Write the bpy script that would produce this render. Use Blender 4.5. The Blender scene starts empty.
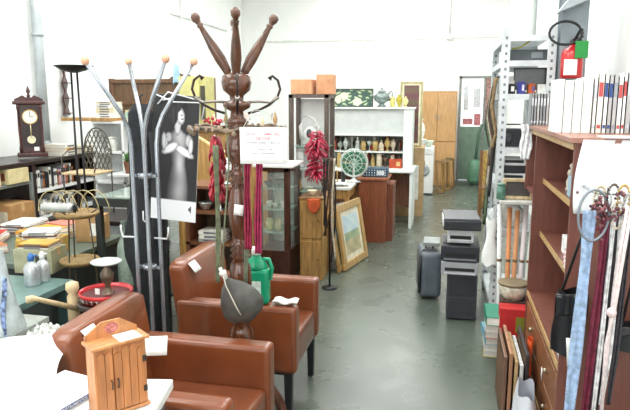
import bpy, bmesh, math, random
from mathutils import Vector, Matrix, Euler
random.seed(7)
C = bpy.context.scene.collection
PI = math.pi
# ------------------------------------------------------------------ camera maths (turns a pixel and a known depth into a point)
FPX = 600.0; PSI = math.radians(12.5); PIT = math.radians(9.9); EYE = 1.7
_f = Vector((-math.sin(PSI)*math.cos(PIT), math.cos(PSI)*math.cos(PIT), -math.sin(PIT)))
_r = Vector((math.cos(PSI), math.sin(PSI), 0)); _u = _r.cross(_f)
def ray(x, y): return _f + _r*((x-315)/FPX) + _u*((205-y)/FPX)
def atY(x, y, Y):
    d = ray(x, y); return d*(Y/d.y) + Vector((0, 0, EYE))
def atX(x, y, X):
    d = ray(x, y); return d*(X/d.x) + Vector((0, 0, EYE))
def atZ(x, y, z):
    d = ray(x, y); return d*((z-EYE)/d.z) + Vector((0, 0, EYE))
# ------------------------------------------------------------------ materials
def lin(c):
    if isinstance(c, str):
        c = [int(c[i:i+2], 16)/255 for i in (0, 2, 4)]
    return tuple((v/12.92 if v <= .04045 else ((v+.055)/1.055)**2.4) for v in c)
_mc = {}
def mat(col, rough=.5, metal=0, var=.12, scale=12, kind='noise', bump=0, alpha=1, trans=0, emit=0, coat=0):
    key = (col, rough, metal, var, scale, kind, bump, alpha, trans, emit, coat)
    if key in _mc: return _mc[key]
    m = bpy.data.materials.new('surface_'+str(col)); m.use_nodes = True
    nt = m.node_tree; b = nt.nodes['Principled BSDF']; L = nt.links
    base = lin(col)
    b.inputs['Roughness'].default_value = rough; b.inputs['Metallic'].default_value = metal
    b.inputs['Alpha'].default_value = alpha
    b.inputs['Transmission Weight'].default_value = trans
    b.inputs['Coat Weight'].default_value = coat
    if emit:
        b.inputs['Emission Color'].default_value = (*base, 1); b.inputs['Emission Strength'].default_value = emit
    tc = nt.nodes.new('ShaderNodeTexCoord'); mp = nt.nodes.new('ShaderNodeMapping')
    L.new(tc.outputs['Object'], mp.inputs['Vector'])
    nz = nt.nodes.new('ShaderNodeTexNoise'); nz.inputs['Scale'].default_value = scale
    nz.inputs['Detail'].default_value = 4
    if kind == 'wood': mp.inputs['Scale'].default_value = (3, 3, .35)
    if kind == 'woodx': mp.inputs['Scale'].default_value = (.35, 3, 3)
    L.new(mp.outputs['Vector'], nz.inputs['Vector'])
    rp = nt.nodes.new('ShaderNodeValToRGB')
    lo = [v*(1-var*1.6) for v in base]; hi = [min(1, v*(1+var)) for v in base]
    rp.color_ramp.elements[0].position = .32; rp.color_ramp.elements[1].position = .68
    rp.color_ramp.elements[0].color = (*lo, 1); rp.color_ramp.elements[1].color = (*hi, 1)
    L.new(nz.outputs['Fac'], rp.inputs['Fac']); L.new(rp.outputs['Color'], b.inputs['Base Color'])
    if bump:
        bp = nt.nodes.new('ShaderNodeBump'); bp.inputs['Strength'].default_value = bump
        bp.inputs['Distance'].default_value = .01
        L.new(nz.outputs['Fac'], bp.inputs['Height']); L.new(bp.outputs['Normal'], b.inputs['Normal'])
    _mc[key] = m
    return m
def wood(col, rough=.4, var=.25, kind='wood'): return mat(col, rough, 0, var, 14, kind, coat=.15)
def glass(col='e8f2ee', alpha=.25): return mat(col, .05, 0, 0, 5, alpha=alpha)
def print_mat():
    m = bpy.data.materials.get('printed_picture')
    if m: return m
    m = bpy.data.materials.new('printed_picture'); m.use_nodes = True
    nt = m.node_tree; b = nt.nodes['Principled BSDF']; b.inputs['Roughness'].default_value = .4
    a = nt.nodes.new('ShaderNodeAttribute'); a.attribute_name = 'Col'
    nt.links.new(a.outputs['Color'], b.inputs['Base Color'])
    return m
# ------------------------------------------------------------------ mesh builder
class MB:
    def __init__(s): s.bm = bmesh.new(); s.m = 0
    def _tag(s, verts, smooth=False):
        vs = set(verts); fs = {f for v in vs for f in v.link_faces}
        for f in fs: f.material_index = s.m; f.smooth = smooth
        return list(fs)
    def box(s, x0, x1, y0, y1, z0, z1, rz=0, bev=0, rot=None, taper=None):
        c = Vector(((x0+x1)/2, (y0+y1)/2, (z0+z1)/2))
        M = Matrix.Translation(c) @ (rot.to_matrix().to_4x4() if rot else Matrix.Rotation(rz, 4, 'Z')) @ Matrix.Diagonal((abs(x1-x0), abs(y1-y0), abs(z1-z0), 1))
        r = bmesh.ops.create_cube(s.bm, size=1, matrix=Matrix.Identity(4))
        vs = r['verts']
        if taper:
            for v in vs:
                if v.co.z < 0: v.co.x *= taper; v.co.y *= taper
        for v in vs: v.co = M @ v.co
        if bev:
            es = list({e for v in vs for e in v.link_edges})
            r = bmesh.ops.bevel(s.bm, geom=es, offset=bev, segments=3, affect='EDGES', profile=.6)
            for f in r['faces']: f.material_index = s.m; f.smooth = True
            for v in r['verts']:
                for f in v.link_faces: f.material_index = s.m
        s._tag([v for v in vs if v.is_valid], bool(bev))
        return s
    def tube(s, pts, r, seg=8, cap=True, closed=False):
        pts = [Vector(p) for p in pts]; n = len(pts)
        rs = r if isinstance(r, (list, tuple)) else [r]*n
        rings = []; up = None
        for i, p in enumerate(pts):
            if closed: t = pts[(i+1) % n]-pts[i-1]
            else: t = pts[min(i+1, n-1)]-pts[max(i-1, 0)]
            if t.length < 1e-9: t = Vector((0, 0, 1))
            t.normalize()
            if up is None: up = Vector((0, 0, 1)) if abs(t.z) < .9 else Vector((1, 0, 0))
            a = t.cross(up)
            if a.length < 1e-4: a = t.cross(Vector((0, 1, 0)))
            a.normalize(); b = a.cross(t); up = b
            rings.append([s.bm.verts.new(p+a*math.cos(2*PI*k/seg)*rs[i]+b*math.sin(2*PI*k/seg)*rs[i]) for k in range(seg)])
        m = n if closed else n-1
        for i in range(m):
            A, B = rings[i], rings[(i+1) % n]
            for k in range(seg):
                f = s.bm.faces.new((A[k], A[(k+1) % seg], B[(k+1) % seg], B[k])); f.material_index = s.m; f.smooth = True
        if cap and not closed:
            for R in (rings[0], rings[-1]):
                try: f = s.bm.faces.new(R); f.material_index = s.m
                except ValueError: pass
        return s
    def lathe(s, prof, cx=0, cy=0, z0=0, seg=20, sx=1, sy=1):
        rings = []
        for r, z in prof:
            r = max(r, .0004)
            rings.append([s.bm.verts.new((cx+math.cos(2*PI*k/seg)*r*sx, cy+math.sin(2*PI*k/seg)*r*sy, z0+z)) for k in range(seg)])
        for i in range(len(rings)-1):
            A, B = rings[i], rings[i+1]
            for k in range(seg):
                f = s.bm.faces.new((A[k], A[(k+1) % seg], B[(k+1) % seg], B[k])); f.material_index = s.m; f.smooth = True
        for R in (rings[0], rings[-1]):
            f = s.bm.faces.new(R); f.material_index = s.m
        return s
    def prism(s, pts, thick, axis='y', off=0):
        # polygon in the plane perpendicular to axis, extruded by thick along axis from off
        def mk(a, b, c):
            return {'y': (a, c, b), 'x': (c, a, b), 'z': (a, b, c)}[axis]
        A = [s.bm.verts.new(mk(a, b, off)) for a, b in pts]; B = [s.bm.verts.new(mk(a, b, off+thick)) for a, b in pts]
        n = len(pts); fs = [s.bm.faces.new(A), s.bm.faces.new(B[::-1])]
        for i in range(n): fs.append(s.bm.faces.new((A[i], B[i], B[(i+1) % n], A[(i+1) % n])))
        for f in fs: f.material_index = s.m
        return s
    def grid(s, fn, nu, nv, smooth=True, col=None):
        V = [[s.bm.verts.new(fn(i/nu, j/nv)) for j in range(nv+1)] for i in range(nu+1)]
        lay = s.bm.loops.layers.float_color.get('Col') or s.bm.loops.layers.float_color.new('Col') if col else None
        for i in range(nu):
            for j in range(nv):
                f = s.bm.faces.new((V[i][j], V[i+1][j], V[i+1][j+1], V[i][j+1])); f.material_index = s.m; f.smooth = smooth
                if col:
                    for l, (a, b) in zip(f.loops, ((i, j), (i+1, j), (i+1, j+1), (i, j+1))):
                        l[lay] = (*lin(col(a/nu, b/nv)), 1)
        return s
    def ball(s, x, y, z, r, sx=1, sy=1, sz=1, seg=12):
        n = seg//2
        return s.lathe([(r*math.sin(PI*i/n), -r*sz*math.cos(PI*i/n)) for i in range(n+1)], x, y, z, seg, sx, sy)
    def build(s, name, mats, parent=None, loc=(0, 0, 0), rz=0, solid=0, rot=None, sub=0):
        bmesh.ops.recalc_face_normals(s.bm, faces=s.bm.faces[:]) if not s.bm.loops.layers.float_color.get('Col') else None
        me = bpy.data.meshes.new(name); s.bm.to_mesh(me); s.bm.free()
        for m in (mats if isinstance(mats, (list, tuple)) else [mats]): me.materials.append(m)
        o = bpy.data.objects.new(name, me); C.objects.link(o); o.location = loc
        o.rotation_euler = rot if rot else (0, 0, rz)
        if parent: o.parent = parent
        if solid:
            md = o.modifiers.new('thickness', 'SOLIDIFY'); md.thickness = solid; md.offset = 0
        if sub:
            md = o.modifiers.new('smooth', 'SUBSURF'); md.levels = sub; md.render_levels = sub
        return o
def tag(o, label, cat, group=None, kind=None):
    o['label'] = label; o['category'] = cat
    if group: o['group'] = group
    if kind: o['kind'] = kind
    return o
def thing(name, label, cat, loc=(0, 0, 0), rz=0, group=None, rot=None):
    o = bpy.data.objects.new(name, None); C.objects.link(o); o.empty_display_size = .1
    o.location = loc; o.rotation_euler = rot if rot else (0, 0, rz)
    return tag(o, label, cat, group)
def struct(name, mb, m, **k):
    o = mb.build(name, m, **k); o['kind'] = 'structure'; return o
def dup(root, loc, rz=None, label=None, group=None, rot=None):
    r = root.copy(); C.objects.link(r); r.location = loc
    if rz is not None: r.rotation_euler = (0, 0, rz)
    if rot: r.rotation_euler = rot
    if label: r['label'] = label
    if group: r['group'] = group
    for ch in list(root.children):
        c = ch.copy(); C.objects.link(c); c.parent = r
        for g in ch.children:
            d = g.copy(); C.objects.link(d); d.parent = c
    return r
def lettering(name, text, size, m, parent, loc, rot=(PI/2, 0, 0), align='CENTER', spacing=1):
    cu = bpy.data.curves.new(name, 'FONT'); cu.body = text; cu.size = size; cu.align_x = align; cu.align_y = 'CENTER'
    cu.space_line = spacing; cu.offset = size*.01
    tmp = bpy.data.objects.new('tmp', cu); C.objects.link(tmp)
    dg = bpy.context.evaluated_depsgraph_get(); dg.update()
    me = bpy.data.meshes.new_from_object(tmp.evaluated_get(dg)); bpy.data.objects.remove(tmp)
    me.materials.clear(); me.materials.append(m)
    o = bpy.data.objects.new(name, me); C.objects.link(o); o.location = loc; o.rotation_euler = rot
    if parent: o.parent = parent
    return o
ORD = ['first', 'second', 'third', 'fourth', 'fifth', 'sixth', 'seventh', 'eighth', 'ninth', 'tenth', 'eleventh', 'twelfth', 'thirteenth',
       'fourteenth', 'fifteenth', 'sixteenth', 'seventeenth', 'eighteenth', 'nineteenth', 'twentieth', 'twenty-first', 'twenty-second', 'twenty-third',
       'twenty-fourth', 'twenty-fifth', 'twenty-sixth', 'twenty-seventh', 'twenty-eighth', 'twenty-ninth', 'thirtieth']
COLN = {'f6f6f2': 'white', 'ece8dc': 'off-white', 'e4d8b4': 'cream', 'c03028': 'red', '2c4a8c': 'blue', '9ab4d8': 'pale blue', '2a2a2e': 'black', 'b8b8b8': 'grey',
        '8a8f94': 'dark grey', '3c7a50': 'green', 'd8a040': 'yellow-brown', 'e8c840': 'yellow', 'd88070': 'salmon', '7a4a2c': 'brown', 'd8b0b8': 'pink', 'b06a38': 'tan',
        'e07028': 'orange', '5a2030': 'maroon', 'b8d8c0': 'pale green'}
PAGES = mat('f2efe4', .8, 0, .05)
def book_mesh(t, h, d):                       # spine faces -y, thickness along x, standing on z=0
    b = MB(); b.box(0, t, 0, .003, 0, h); b.box(0, .002, 0, d, 0, h); b.box(t-.002, t, 0, d, 0, h)
    b.m = 1; b.box(.002, t-.002, .003, d-.004, .003, h-.003)
    b.m = 2; b.box(t*.15, t*.85, -.0006, .0002, h*.62, h*.86); b.box(t*.2, t*.8, -.0006, .0002, h*.08, h*.14)
    return b
def book_row(kind, where, origin, rz, length, hs, ds, ts, cols, group, accent='2a2a2e', from_='left', cat='book', gap=.002):
    x = 0; i = 0; out = []
    while x < length and i < 30:
        t = random.uniform(*ts); h = random.uniform(*hs); d = random.uniform(*ds); c = random.choice(cols)
        if x+t > length: break
        o = book_mesh(t, h, d).build(kind, [mat(c, .45, 0, .04), PAGES, mat(accent, .5)])
        o.location = Vector(origin)+Vector((math.cos(rz)*x, math.sin(rz)*x, 0)); o.rotation_euler = (0, 0, rz)
        tag(o, f"{COLN[c]} {kind.replace('_', ' ')}, {ORD[i]} from {from_} {where}", cat, group)
        x += t+gap; i += 1; out.append(o)
    return out
def stack(kind, where, x, y, z, n, w, d, ts, cols, group, rz=0, cat='book'):
    for i in range(n):
        t = random.uniform(*ts); c = random.choice(cols)
        b = MB(); b.box(-w/2, w/2, -d/2, -d/2+.003, 0, t); b.box(-w/2, w/2, -d/2, d/2, 0, .002); b.box(-w/2, w/2, -d/2, d/2, t-.002, t)
        b.m = 1; b.box(-w/2+.004, w/2-.004, -d/2+.003, d/2-.004, .002, t-.002)
        b.m = 2; b.box(-w*.3, w*.25, -d/2-.0008, -d/2+.001, t*.25, t*.75)
        o = b.build(kind, [mat(c, .45, 0, .04), PAGES, mat('6a6a70', .5)], loc=(x, y, z), rz=rz+random.uniform(-.12, .12))
        tag(o, f"{COLN[c]} {kind.replace('_', ' ')} {ORD[i]} from the bottom of the pile {where}", cat, group)
        z += t+.0005
    return z
def carton(name, label, loc, w, d, h, col, rz=0, label_col='f4f2ea', open_=False, cat='box', group=None, tape=True):
    t = thing(name, label, cat, loc, rz, group)
    b = MB(); th = .004
    if open_:
        b.box(-w/2, w/2, -d/2, d/2, 0, th)
        b.box(-w/2, w/2, -d/2, -d/2+th, 0, h); b.box(-w/2, w/2, d/2-th, d/2, 0, h); b.box(-w/2, -w/2+th, -d/2, d/2, 0, h); b.box(w/2-th, w/2, -d/2, d/2, 0, h)
    else:
        b.box(-w/2, w/2, -d/2, d/2, 0, h, bev=.004)
        b.box(-w/2+.003, w/2-.003, -.001, .001, h-.001, h+.0015)
    b.build('carton_body', mat(col, .75, 0, .1), t)
    if open_:
        for sx in (-1, 1):
            f = MB(); f.box(0, w*.4, -d/2, d/2, 0, th); f.build('flap', mat(col, .75, 0, .1), t, loc=(sx*w/2, 0, h-.002), rot=(0, -.9 if sx > 0 else PI+.9, 0))
    elif tape:
        q = MB(); q.box(-w/2, w/2, -.02, .02, h, h+.001); q.box(-w/2-.001, -w/2+.001, -.02, .02, h*.7, h); q.box(w/2-.001, w/2+.001, -.02, .02, h*.7, h)
        q.build('packing_tape', mat('c9a878', .3), t)
    q = MB(); q.box(w*.08, w*.38, -d/2-.0015, -d/2, h*.25, h*.75); q.build('paper_label', mat(label_col, .6), t)
    return t
def picture(name, label, w, h, fw, fcol, func, loc, rz=0, tilt=0, cat='picture', group=None, mount=None, nx=40, ny=40, metal=0, depth=.025):
    # front faces -y in local space, bottom edge at z=0
    t = thing(name, label, cat, loc, group=group, rot=(tilt, 0, rz))
    b = MB()
    for (x0, x1, z0, z1) in ((-w/2, w/2, 0, fw), (-w/2, w/2, h-fw, h), (-w/2, -w/2+fw, fw, h-fw), (w/2-fw, w/2, fw, h-fw)):
        b.box(x0, x1, -depth/2, depth/2, z0, z1, bev=min(fw, depth)*.22)
    b.build('picture_frame', mat(fcol, .35, metal, .25, 18, 'wood'), t)
    i = fw
    if mount:
        q = MB(); q.box(-w/2+fw, w/2-fw, -.001, .003, fw, h-fw); q.build('mount', mat(mount, .7), t); i = fw+w*.08
    q = MB(); q.box(-w/2+fw*.5, w/2-fw*.5, .004, .009, fw*.5, h-fw*.5); q.build('backing_board', mat('6a4c30', .8), t)
    q = MB(); q.grid(lambda u, v: (-w/2+i+(w-2*i)*u, -.002, i+(h-2*i)*v), nx, ny, False, func)
    q.build('picture_print', print_mat(), t)
    return t
# small wares --------------------------------------------------------
PROF = {
 'vase': [(.35, 0), (.4, .02), (.3, .06), (.55, .25), (.9, .45), (1, .6), (.85, .75), (.4, .88), (.35, .92), (.55, 1)],
 'bottle': [(.9, 0), (1, .03), (1, .55), (.85, .65), (.35, .78), (.3, .95), (.36, .955), (.36, 1)],
 'jar': [(.8, 0), (1, .05), (1, .75), (.8, .82), (.8, .85), (.9, .86), (.9, .98), (.3, 1)],
 'goblet': [(.8, 0), (.75, .04), (.15, .1), (.12, .45), (.3, .52), (.85, .7), (1, .85), (.95, 1), (.88, .99), (.8, .8), (.1, .6)],
 'bowl': [(.4, 0), (.42, .08), (.7, .35), (1, .9), (1.02, 1), (.95, .98), (.6, .4), (.05, .2)],
 'cup': [(.6, 0), (.7, .05), (.9, .5), (1, 1), (.93, 1), (.8, .4), (.05, .12)],
 'urn': [(.6, 0), (.6, .05), (.25, .12), (.25, .18), (.8, .35), (1, .55), (.8, .72), (.4, .78), (.5, .82), (.45, .88), (.15, .92), (.2, .97), (.03, 1)],
 'candlestick': [(1, 0), (.95, .04), (.3, .1), (.45, .2), (.2, .3), (.2, .6), (.4, .68), (.2, .75), (.5, .9), (.5, 1), (.3, .99)],
 'figurine': [(.9, 0), (.9, .08), (.7, .1), (.85, .3), (.55, .5), (.75, .62), (.55, .74), (.2, .78), (.42, .87), (.4, .94), (.1, 1)],
 'lamp': [(.9, 0), (.9, .04), (.5, .1), (.8, .3), (.4, .55), (.15, .6), (.15, .65), (.9, .66), (.55, 1), (.5, 1)],
}
_wc = {}
def ware(kind, label, cat, x, y, z, r, h, col, metal=0, rough=.25, group=None, name=None, handle=False, alpha=1):
    key = (kind, round(r, 3), round(h, 3), col, metal, handle, alpha)
    nm = name or kind
    t = tag(MB().lathe([(a*r, b*h) for a, b in PROF[kind]], seg=16).build(nm, mat(col, rough, metal, .15, 30, alpha=alpha)) if key not in _wc else bpy.data.objects.new(nm, _wc[key]), label, cat, group)
    if key in _wc: C.objects.link(t)
    _wc[key] = t.data; t.location = (x, y, z)
    if handle:
        q = MB(); q.tube([(r*.8, 0, h*.75), (r*1.5, 0, h*.78), (r*1.6, 0, h*.55), (r*.9, 0, h*.35)], r*.1, 6)
        q.build('handle', mat(col, rough, metal, .15, 30), t)
    return t
# ================================================================== ROOM
XL, XR, YB, ZC, YF = -4.6, 1.1, 13.2, 4.3, -2.5
def floor_mat():
    m = bpy.data.materials.new('polished_concrete'); m.use_nodes = True; nt = m.node_tree; b = nt.nodes['Principled BSDF']; L = nt.links
    tc = nt.nodes.new('ShaderNodeTexCoord')
    n1 = nt.nodes.new('ShaderNodeTexNoise'); n1.inputs['Scale'].default_value = .9; n1.inputs['Detail'].default_value = 8; n1.inputs['Roughness'].default_value = .65
    L.new(tc.outputs['Object'], n1.inputs['Vector'])
    r = nt.nodes.new('ShaderNodeValToRGB'); r.color_ramp.elements[0].position = .3; r.color_ramp.elements[1].position = .72
    r.color_ramp.elements[0].color = (*lin('4a524a'), 1); r.color_ramp.elements[1].color = (*lin('646c61'), 1)
    L.new(n1.outputs['Fac'], r.inputs['Fac']); L.new(r.outputs['Color'], b.inputs['Base Color'])
    n2 = nt.nodes.new('ShaderNodeTexNoise'); n2.inputs['Scale'].default_value = 3; n2.inputs['Detail'].default_value = 6
    L.new(tc.outputs['Object'], n2.inputs['Vector'])
    mr = nt.nodes.new('ShaderNodeMapRange'); mr.inputs['To Min'].default_value = .16; mr.inputs['To Max'].default_value = .42
    L.new(n2.outputs['Fac'], mr.inputs['Value']); L.new(mr.outputs['Result'], b.inputs['Roughness'])
    b.inputs['Specular IOR Level'].default_value = .6
    return m
WALL = mat('f7f8f6', .85, 0, .015, 3)
b = MB(); b.box(XL-.1, XR+.1, YF, YB+.1, -.1, 0); struct('floor', b, floor_mat())
b = MB(); b.box(XL-.1, XR+.1, YF, YB+.1, ZC, ZC+.1); struct('ceiling', b, WALL)
b = MB(); b.box(XL-.1, XL, YF, YB, 0, ZC); struct('wall_left', b, WALL)
b = MB(); b.box(XR, XR+.1, YF, YB, 0, ZC); struct('wall_right', b, WALL)
DX0, DX1, DZ = .18, .98, 2.2
b = MB(); b.box(XL-.1, DX0, YB, YB+.1, 0, ZC); b.box(DX1, XR+.1, YB, YB+.1, 0, ZC); b.box(DX0, DX1, YB, YB+.1, DZ, ZC); struct('wall_back', b, WALL)
# door at the end of the aisle
dr = MB(); GR = mat('7f9a88', .4, 0, .1, 6); FR = mat('8d918c', .5, .2)
dr.box(DX0, DX0+.05, YB-.02, YB+.08, 0, DZ); dr.box(DX1-.05, DX1, YB-.02, YB+.08, 0, DZ); dr.box(DX0, DX1, YB-.02, YB+.08, DZ-.05, DZ)
dr.box(DX0+.5, DX0+.54, YB-.01, YB+.07, 0, DZ)
dob = struct('door_1', dr, FR); tag(dob, 'grey framed door with green lower panel at the far end of the aisle', 'door')
q = MB(); q.box(DX0+.05, DX0+.5, YB+.01, YB+.04, .02, 1.15, bev=.005); q.box(DX0+.12, DX0+.43, YB, YB+.02, .12, 1.02, bev=.008); q.build('lower_panel', GR, dob)
q = MB(); q.box(DX0+.05, DX0+.5, YB+.02, YB+.03, 1.15, DZ-.05); q.build('window_pane', mat('f2f6fa', .2, 0, .04, 4, emit=.5), dob)  # pane's own glow stands in for daylight behind the glass
q = MB(); q.box(DX0+.1, DX0+.3, YB+.008, YB+.012, 1.2, 1.32); q.box(DX0+.33, DX0+.46, YB+.008, YB+.012, 1.18, 1.42); q.build('red_notice', mat('d08488', .6, 0, .3, 40), dob)
q = MB(); q.box(DX0+.1, DX0+.2, YB+.006, YB+.01, 1.5, 2.0); q.box(DX0+.3, DX0+.44, YB+.006, YB+.01, 1.55, 1.95); q.build('faded_poster', mat('d4d6da', .6, 0, .15, 30), dob)
q = MB(); q.box(DX0+.54, DX1-.05, YB+.02, YB+.04, 1.25, DZ-.05); q.build('upper_side_panel', mat('b8928a', .8, 0, .3, 30), dob)
q = MB(); q.box(DX0+.54, DX1-.05, YB+.02, YB+.04, .02, 1.25, bev=.005); q.build('side_panel', GR, dob)
q = MB(); q.tube([(DX0+.47, YB+.01, 1.0), (DX0+.47, YB-.04, 1.0), (DX0+.38, YB-.04, 1.0)], .009); q.build('door_handle', mat('c8c8c8', .2, 1), dob)
# pipes and conduits
def vpipe(n, x, y, r, z0, z1, col='a8afb2', brackets=(1.2, 2.4, 3.6)):
    b = MB(); b.lathe([(r, z0), (r, z1)], x, y, 0, 16)
    for z in brackets: b.lathe([(r*1.2, z), (r*1.2, z+.04)], x, y, 0, 16)
    return struct(n, b, mat(col, .4, .3, .1, 5))
p = atX(38, 40, XL+.09); vpipe('trim_1', p.x, p.y, .055, 0, ZC)
b = MB(); b.box(XL+.02, XL+.2, p.y+.07, p.y+.075, 0, ZC); 
p = atX(182, 40, XL+.04); vpipe('trim_2', p.x, p.y, .016, 0, ZC, 'e4e6e6')
p = atX(533, 15, XR-.07); vpipe('trim_3', p.x, p.y, .05, 0, ZC, 'b4bab8')
p = atY(450, 20, YB-.03); b = MB(); b.tube([(p.x, YB-.03, 3.0), (p.x, YB-.03, ZC)], .02); b.box(p.x-.06, p.x+.06, YB-.07, YB, 2.94, 3.04, bev=.01)
struct('trim_4', b, mat('dfe2e0', .5))
p0 = atY(345, 40, YB); b = MB(); b.box(p0.x-2, .95, YB-.02, YB, p0.z-.015, p0.z+.015); struct('trim_5', b, mat('e2e3dd', .6))
pa = atX(186, 18, XL+.02); pb = atX(218, 29, XL+.02); b = MB(); b.box(XL, XL+.03, pa.y-.6, pb.y+.5, pa.z-.012, pa.z+.012); struct('trim_6', b, mat('d6d8d4', .6))
# pillar near the extinguisher, made of steel channel
pl = atY(561, 30, 4.45); b = MB()
b.box(pl.x, pl.x+.17, 4.45, 4.46, 0, ZC); b.box(pl.x+.075, pl.x+.09, 4.46, 4.6, 0, ZC); b.box(pl.x, pl.x+.17, 4.6, 4.61, 0, ZC)
struct('trim_7', b, mat('8f999f', .5, .2, .15, 6))
b = MB(); q4 = [atY(a_, c_, 4.42) for a_, c_ in ((555, 15), (574, -8), (600, -12), (584, 3))]; b.prism([(p_.x, p_.z) for p_ in q4], .16, 'y', 4.28); struct('trim_8', b, mat('a5adb2', .4, .3, .1, 6))

# ================================================================== LIGHT
def area(name, x, y, z, sx, sy, power, rot=(0, 0, 0), col=(1, 1, 1)):
    l = bpy.data.lights.new(name, 'AREA'); l.shape = 'RECTANGLE'; l.size = sx; l.size_y = sy; l.energy = power; l.color = col
    o = bpy.data.objects.new(name, l); C.objects.link(o); o.location = (x, y, z); o.rotation_euler = rot
for i, (x, y) in enumerate([(-2.9, 1.8), (-.3, 1.8), (-2.9, 5.2), (-.3, 5.2), (-2.5, 8.8), (-.3, 8.8), (-1.2, 12)]):
    area('added_ceiling_fill', x, y, ZC-.05, 1.7, 2.4, 62, col=(.97, 1, .985))  # unseen area lamps added just under the closed ceiling for overall brightness
area('rear_fill_light', -1.6, -2.2, 2.3, 4.5, 2.2, 85, (math.radians(80), 0, 0), (1, .99, .96))  # unseen area light behind the camera, facing down the aisle
w = bpy.data.worlds.new('world'); bpy.context.scene.world = w; w.use_nodes = True
w.node_tree.nodes['Background'].inputs['Color'].default_value = (.93, .97, 1, 1); w.node_tree.nodes['Background'].inputs['Strength'].default_value = .6
vs = bpy.context.scene.view_settings; vs.view_transform = 'Standard'; vs.look = 'None'; vs.exposure = .38; vs.gamma = 1.0
cam = bpy.data.cameras.new('camera'); cam.sensor_width = 36; cam.lens = 36*FPX/630; cam.clip_start = .05
co = bpy.data.objects.new('camera', cam); C.objects.link(co); co.location = (0, 0, EYE); co.rotation_euler = (PI/2-PIT, 0, PSI); bpy.context.scene.camera = co

# ================================================================== TUB CHAIRS
LEA = mat('824628', .3, 0, .14, 5, bump=.12, coat=.35)
LEA2 = mat('763f24', .34, 0, .14, 5, bump=.12, coat=.3)
BLK = mat('222326', .4); TAG = mat('f2f2ee', .6, 0, .03)
def tub_chair(label, loc, rz, tag_pose):
    # faces +x; origin at floor centre; 0.62 wide (y), 0.72 deep (x)
    t = thing('leather_tub_chair', label, 'armchair', loc, rz, 'brown leather tub chairs')
    D = .36; W = .31; aw = .095
    for s in (-1, 1):
        y0, y1 = (W-aw, W) if s > 0 else (-W, -W+aw)
        MB().box(-D+.05, D, y0, y1, .27, .635, bev=.026).build('armrest', LEA, t)
        st = MB(); st.tube([(D-.02, s*(W-.002), .29), (D-.02, s*(W-.002), .61), (-D+.08, s*(W-.002), .615)], .003, 5); st.build('seam', LEA2, t)
    MB().box(-D+.08, D-.012, -W+aw+.002, W-aw-.002, .27, .45, bev=.03).build('seat', LEA2, t)
    MB().box(-D+.1, D-.03, -W+.02, W-.02, .255, .275).build('base_panel', mat('3a2a22', .7), t)
    bk = MB()
    def f(u, v):
        y = -W+2*W*u
        zt = .842-.03*abs(2*u-1)**8
        z = .27+(zt-.27)*v
        return (-D+.09-.075*v-.01, y, z)
    n = 14
    F_ = [[None]*(n+1) for _ in range(n+1)]; B_ = [[None]*(n+1) for _ in range(n+1)]
    for i in range(n+1):
        for j in range(n+1):
            u, v = i/n, j/n; x, y, z = f(u, v); x += .045; y *= .95; puff = .022*math.sin(PI*u)**.5*math.sin(PI*min(1, max(0, v)))**.5 if 0 < u < 1 and 0 < v < 1 else 0
            F_[i][j] = bk.bm.verts.new((x+.045+puff, y, z)); B_[i][j] = bk.bm.verts.new((x-.045-puff*.8, y, z))
    for i in range(n):
        for j in range(n):
            for G in (F_, B_):
                q = bk.bm.faces.new((G[i][j], G[i+1][j], G[i+1][j+1], G[i][j+1])); q.smooth = True
    ring = [(i, 0) for i in range(n)]+[(n, j) for j in range(n)]+[(n-i, n) for i in range(n)]+[(0, n-j) for j in range(n)]
    for k in range(len(ring)):
        a, c = ring[k], ring[(k+1) % len(ring)]
        q = bk.bm.faces.new((F_[a[0]][a[1]], F_[c[0]][c[1]], B_[c[0]][c[1]], B_[a[0]][a[1]])); q.smooth = True
    o = bk.build('backrest', LEA, t)
    md = o.modifiers.new('b', 'BEVEL'); md.width = .016; md.segments = 3; md.limit_method = 'ANGLE'; md.angle_limit = math.radians(50)
    for sx in (-1, 1):
        for sy in (-1, 1):
            l = MB(); x = sx*(D-.05)+(.03 if sx < 0 else 0); y = sy*(W-.045)
            l.box(x-.022, x+.022, y-.022, y+.022, 0, .27, taper=.75); l.build('leg', BLK, t)
    q = MB(); q.grid(lambda u, v: (0, (v-.5)*.085, (u-.5)*.065), 3, 3); q.build('price_tag', TAG, t, loc=tag_pose[0], rot=tag_pose[1], solid=.002)
    return t
tub_chair('brown leather tub chair, the one farther away, with green jug standing on its arm', (-1.10, 3.18, 0), .0, ((-.238, -.20, .80), (0, -.7, 0)))
tub_chair('brown leather tub chair nearest the camera, behind the small wooden key cabinet', (-1.09, 2.15, 0), .0, ((-.238, -.17, .805), (0, -.8, 0)))
p = (-1.2, 2.12, .55)
q = MB(); q.grid(lambda u, v: (u*.11, .01*math.sin(3*u), v*.075), 6, 3); o = q.build('paper_slip', TAG, loc=tuple(atY(138, 356, 2.0)), rot=(-.5, 0, .3), solid=.001)
tag(o, 'white paper slip lying against the back of the nearest leather chair', 'paper')

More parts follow.
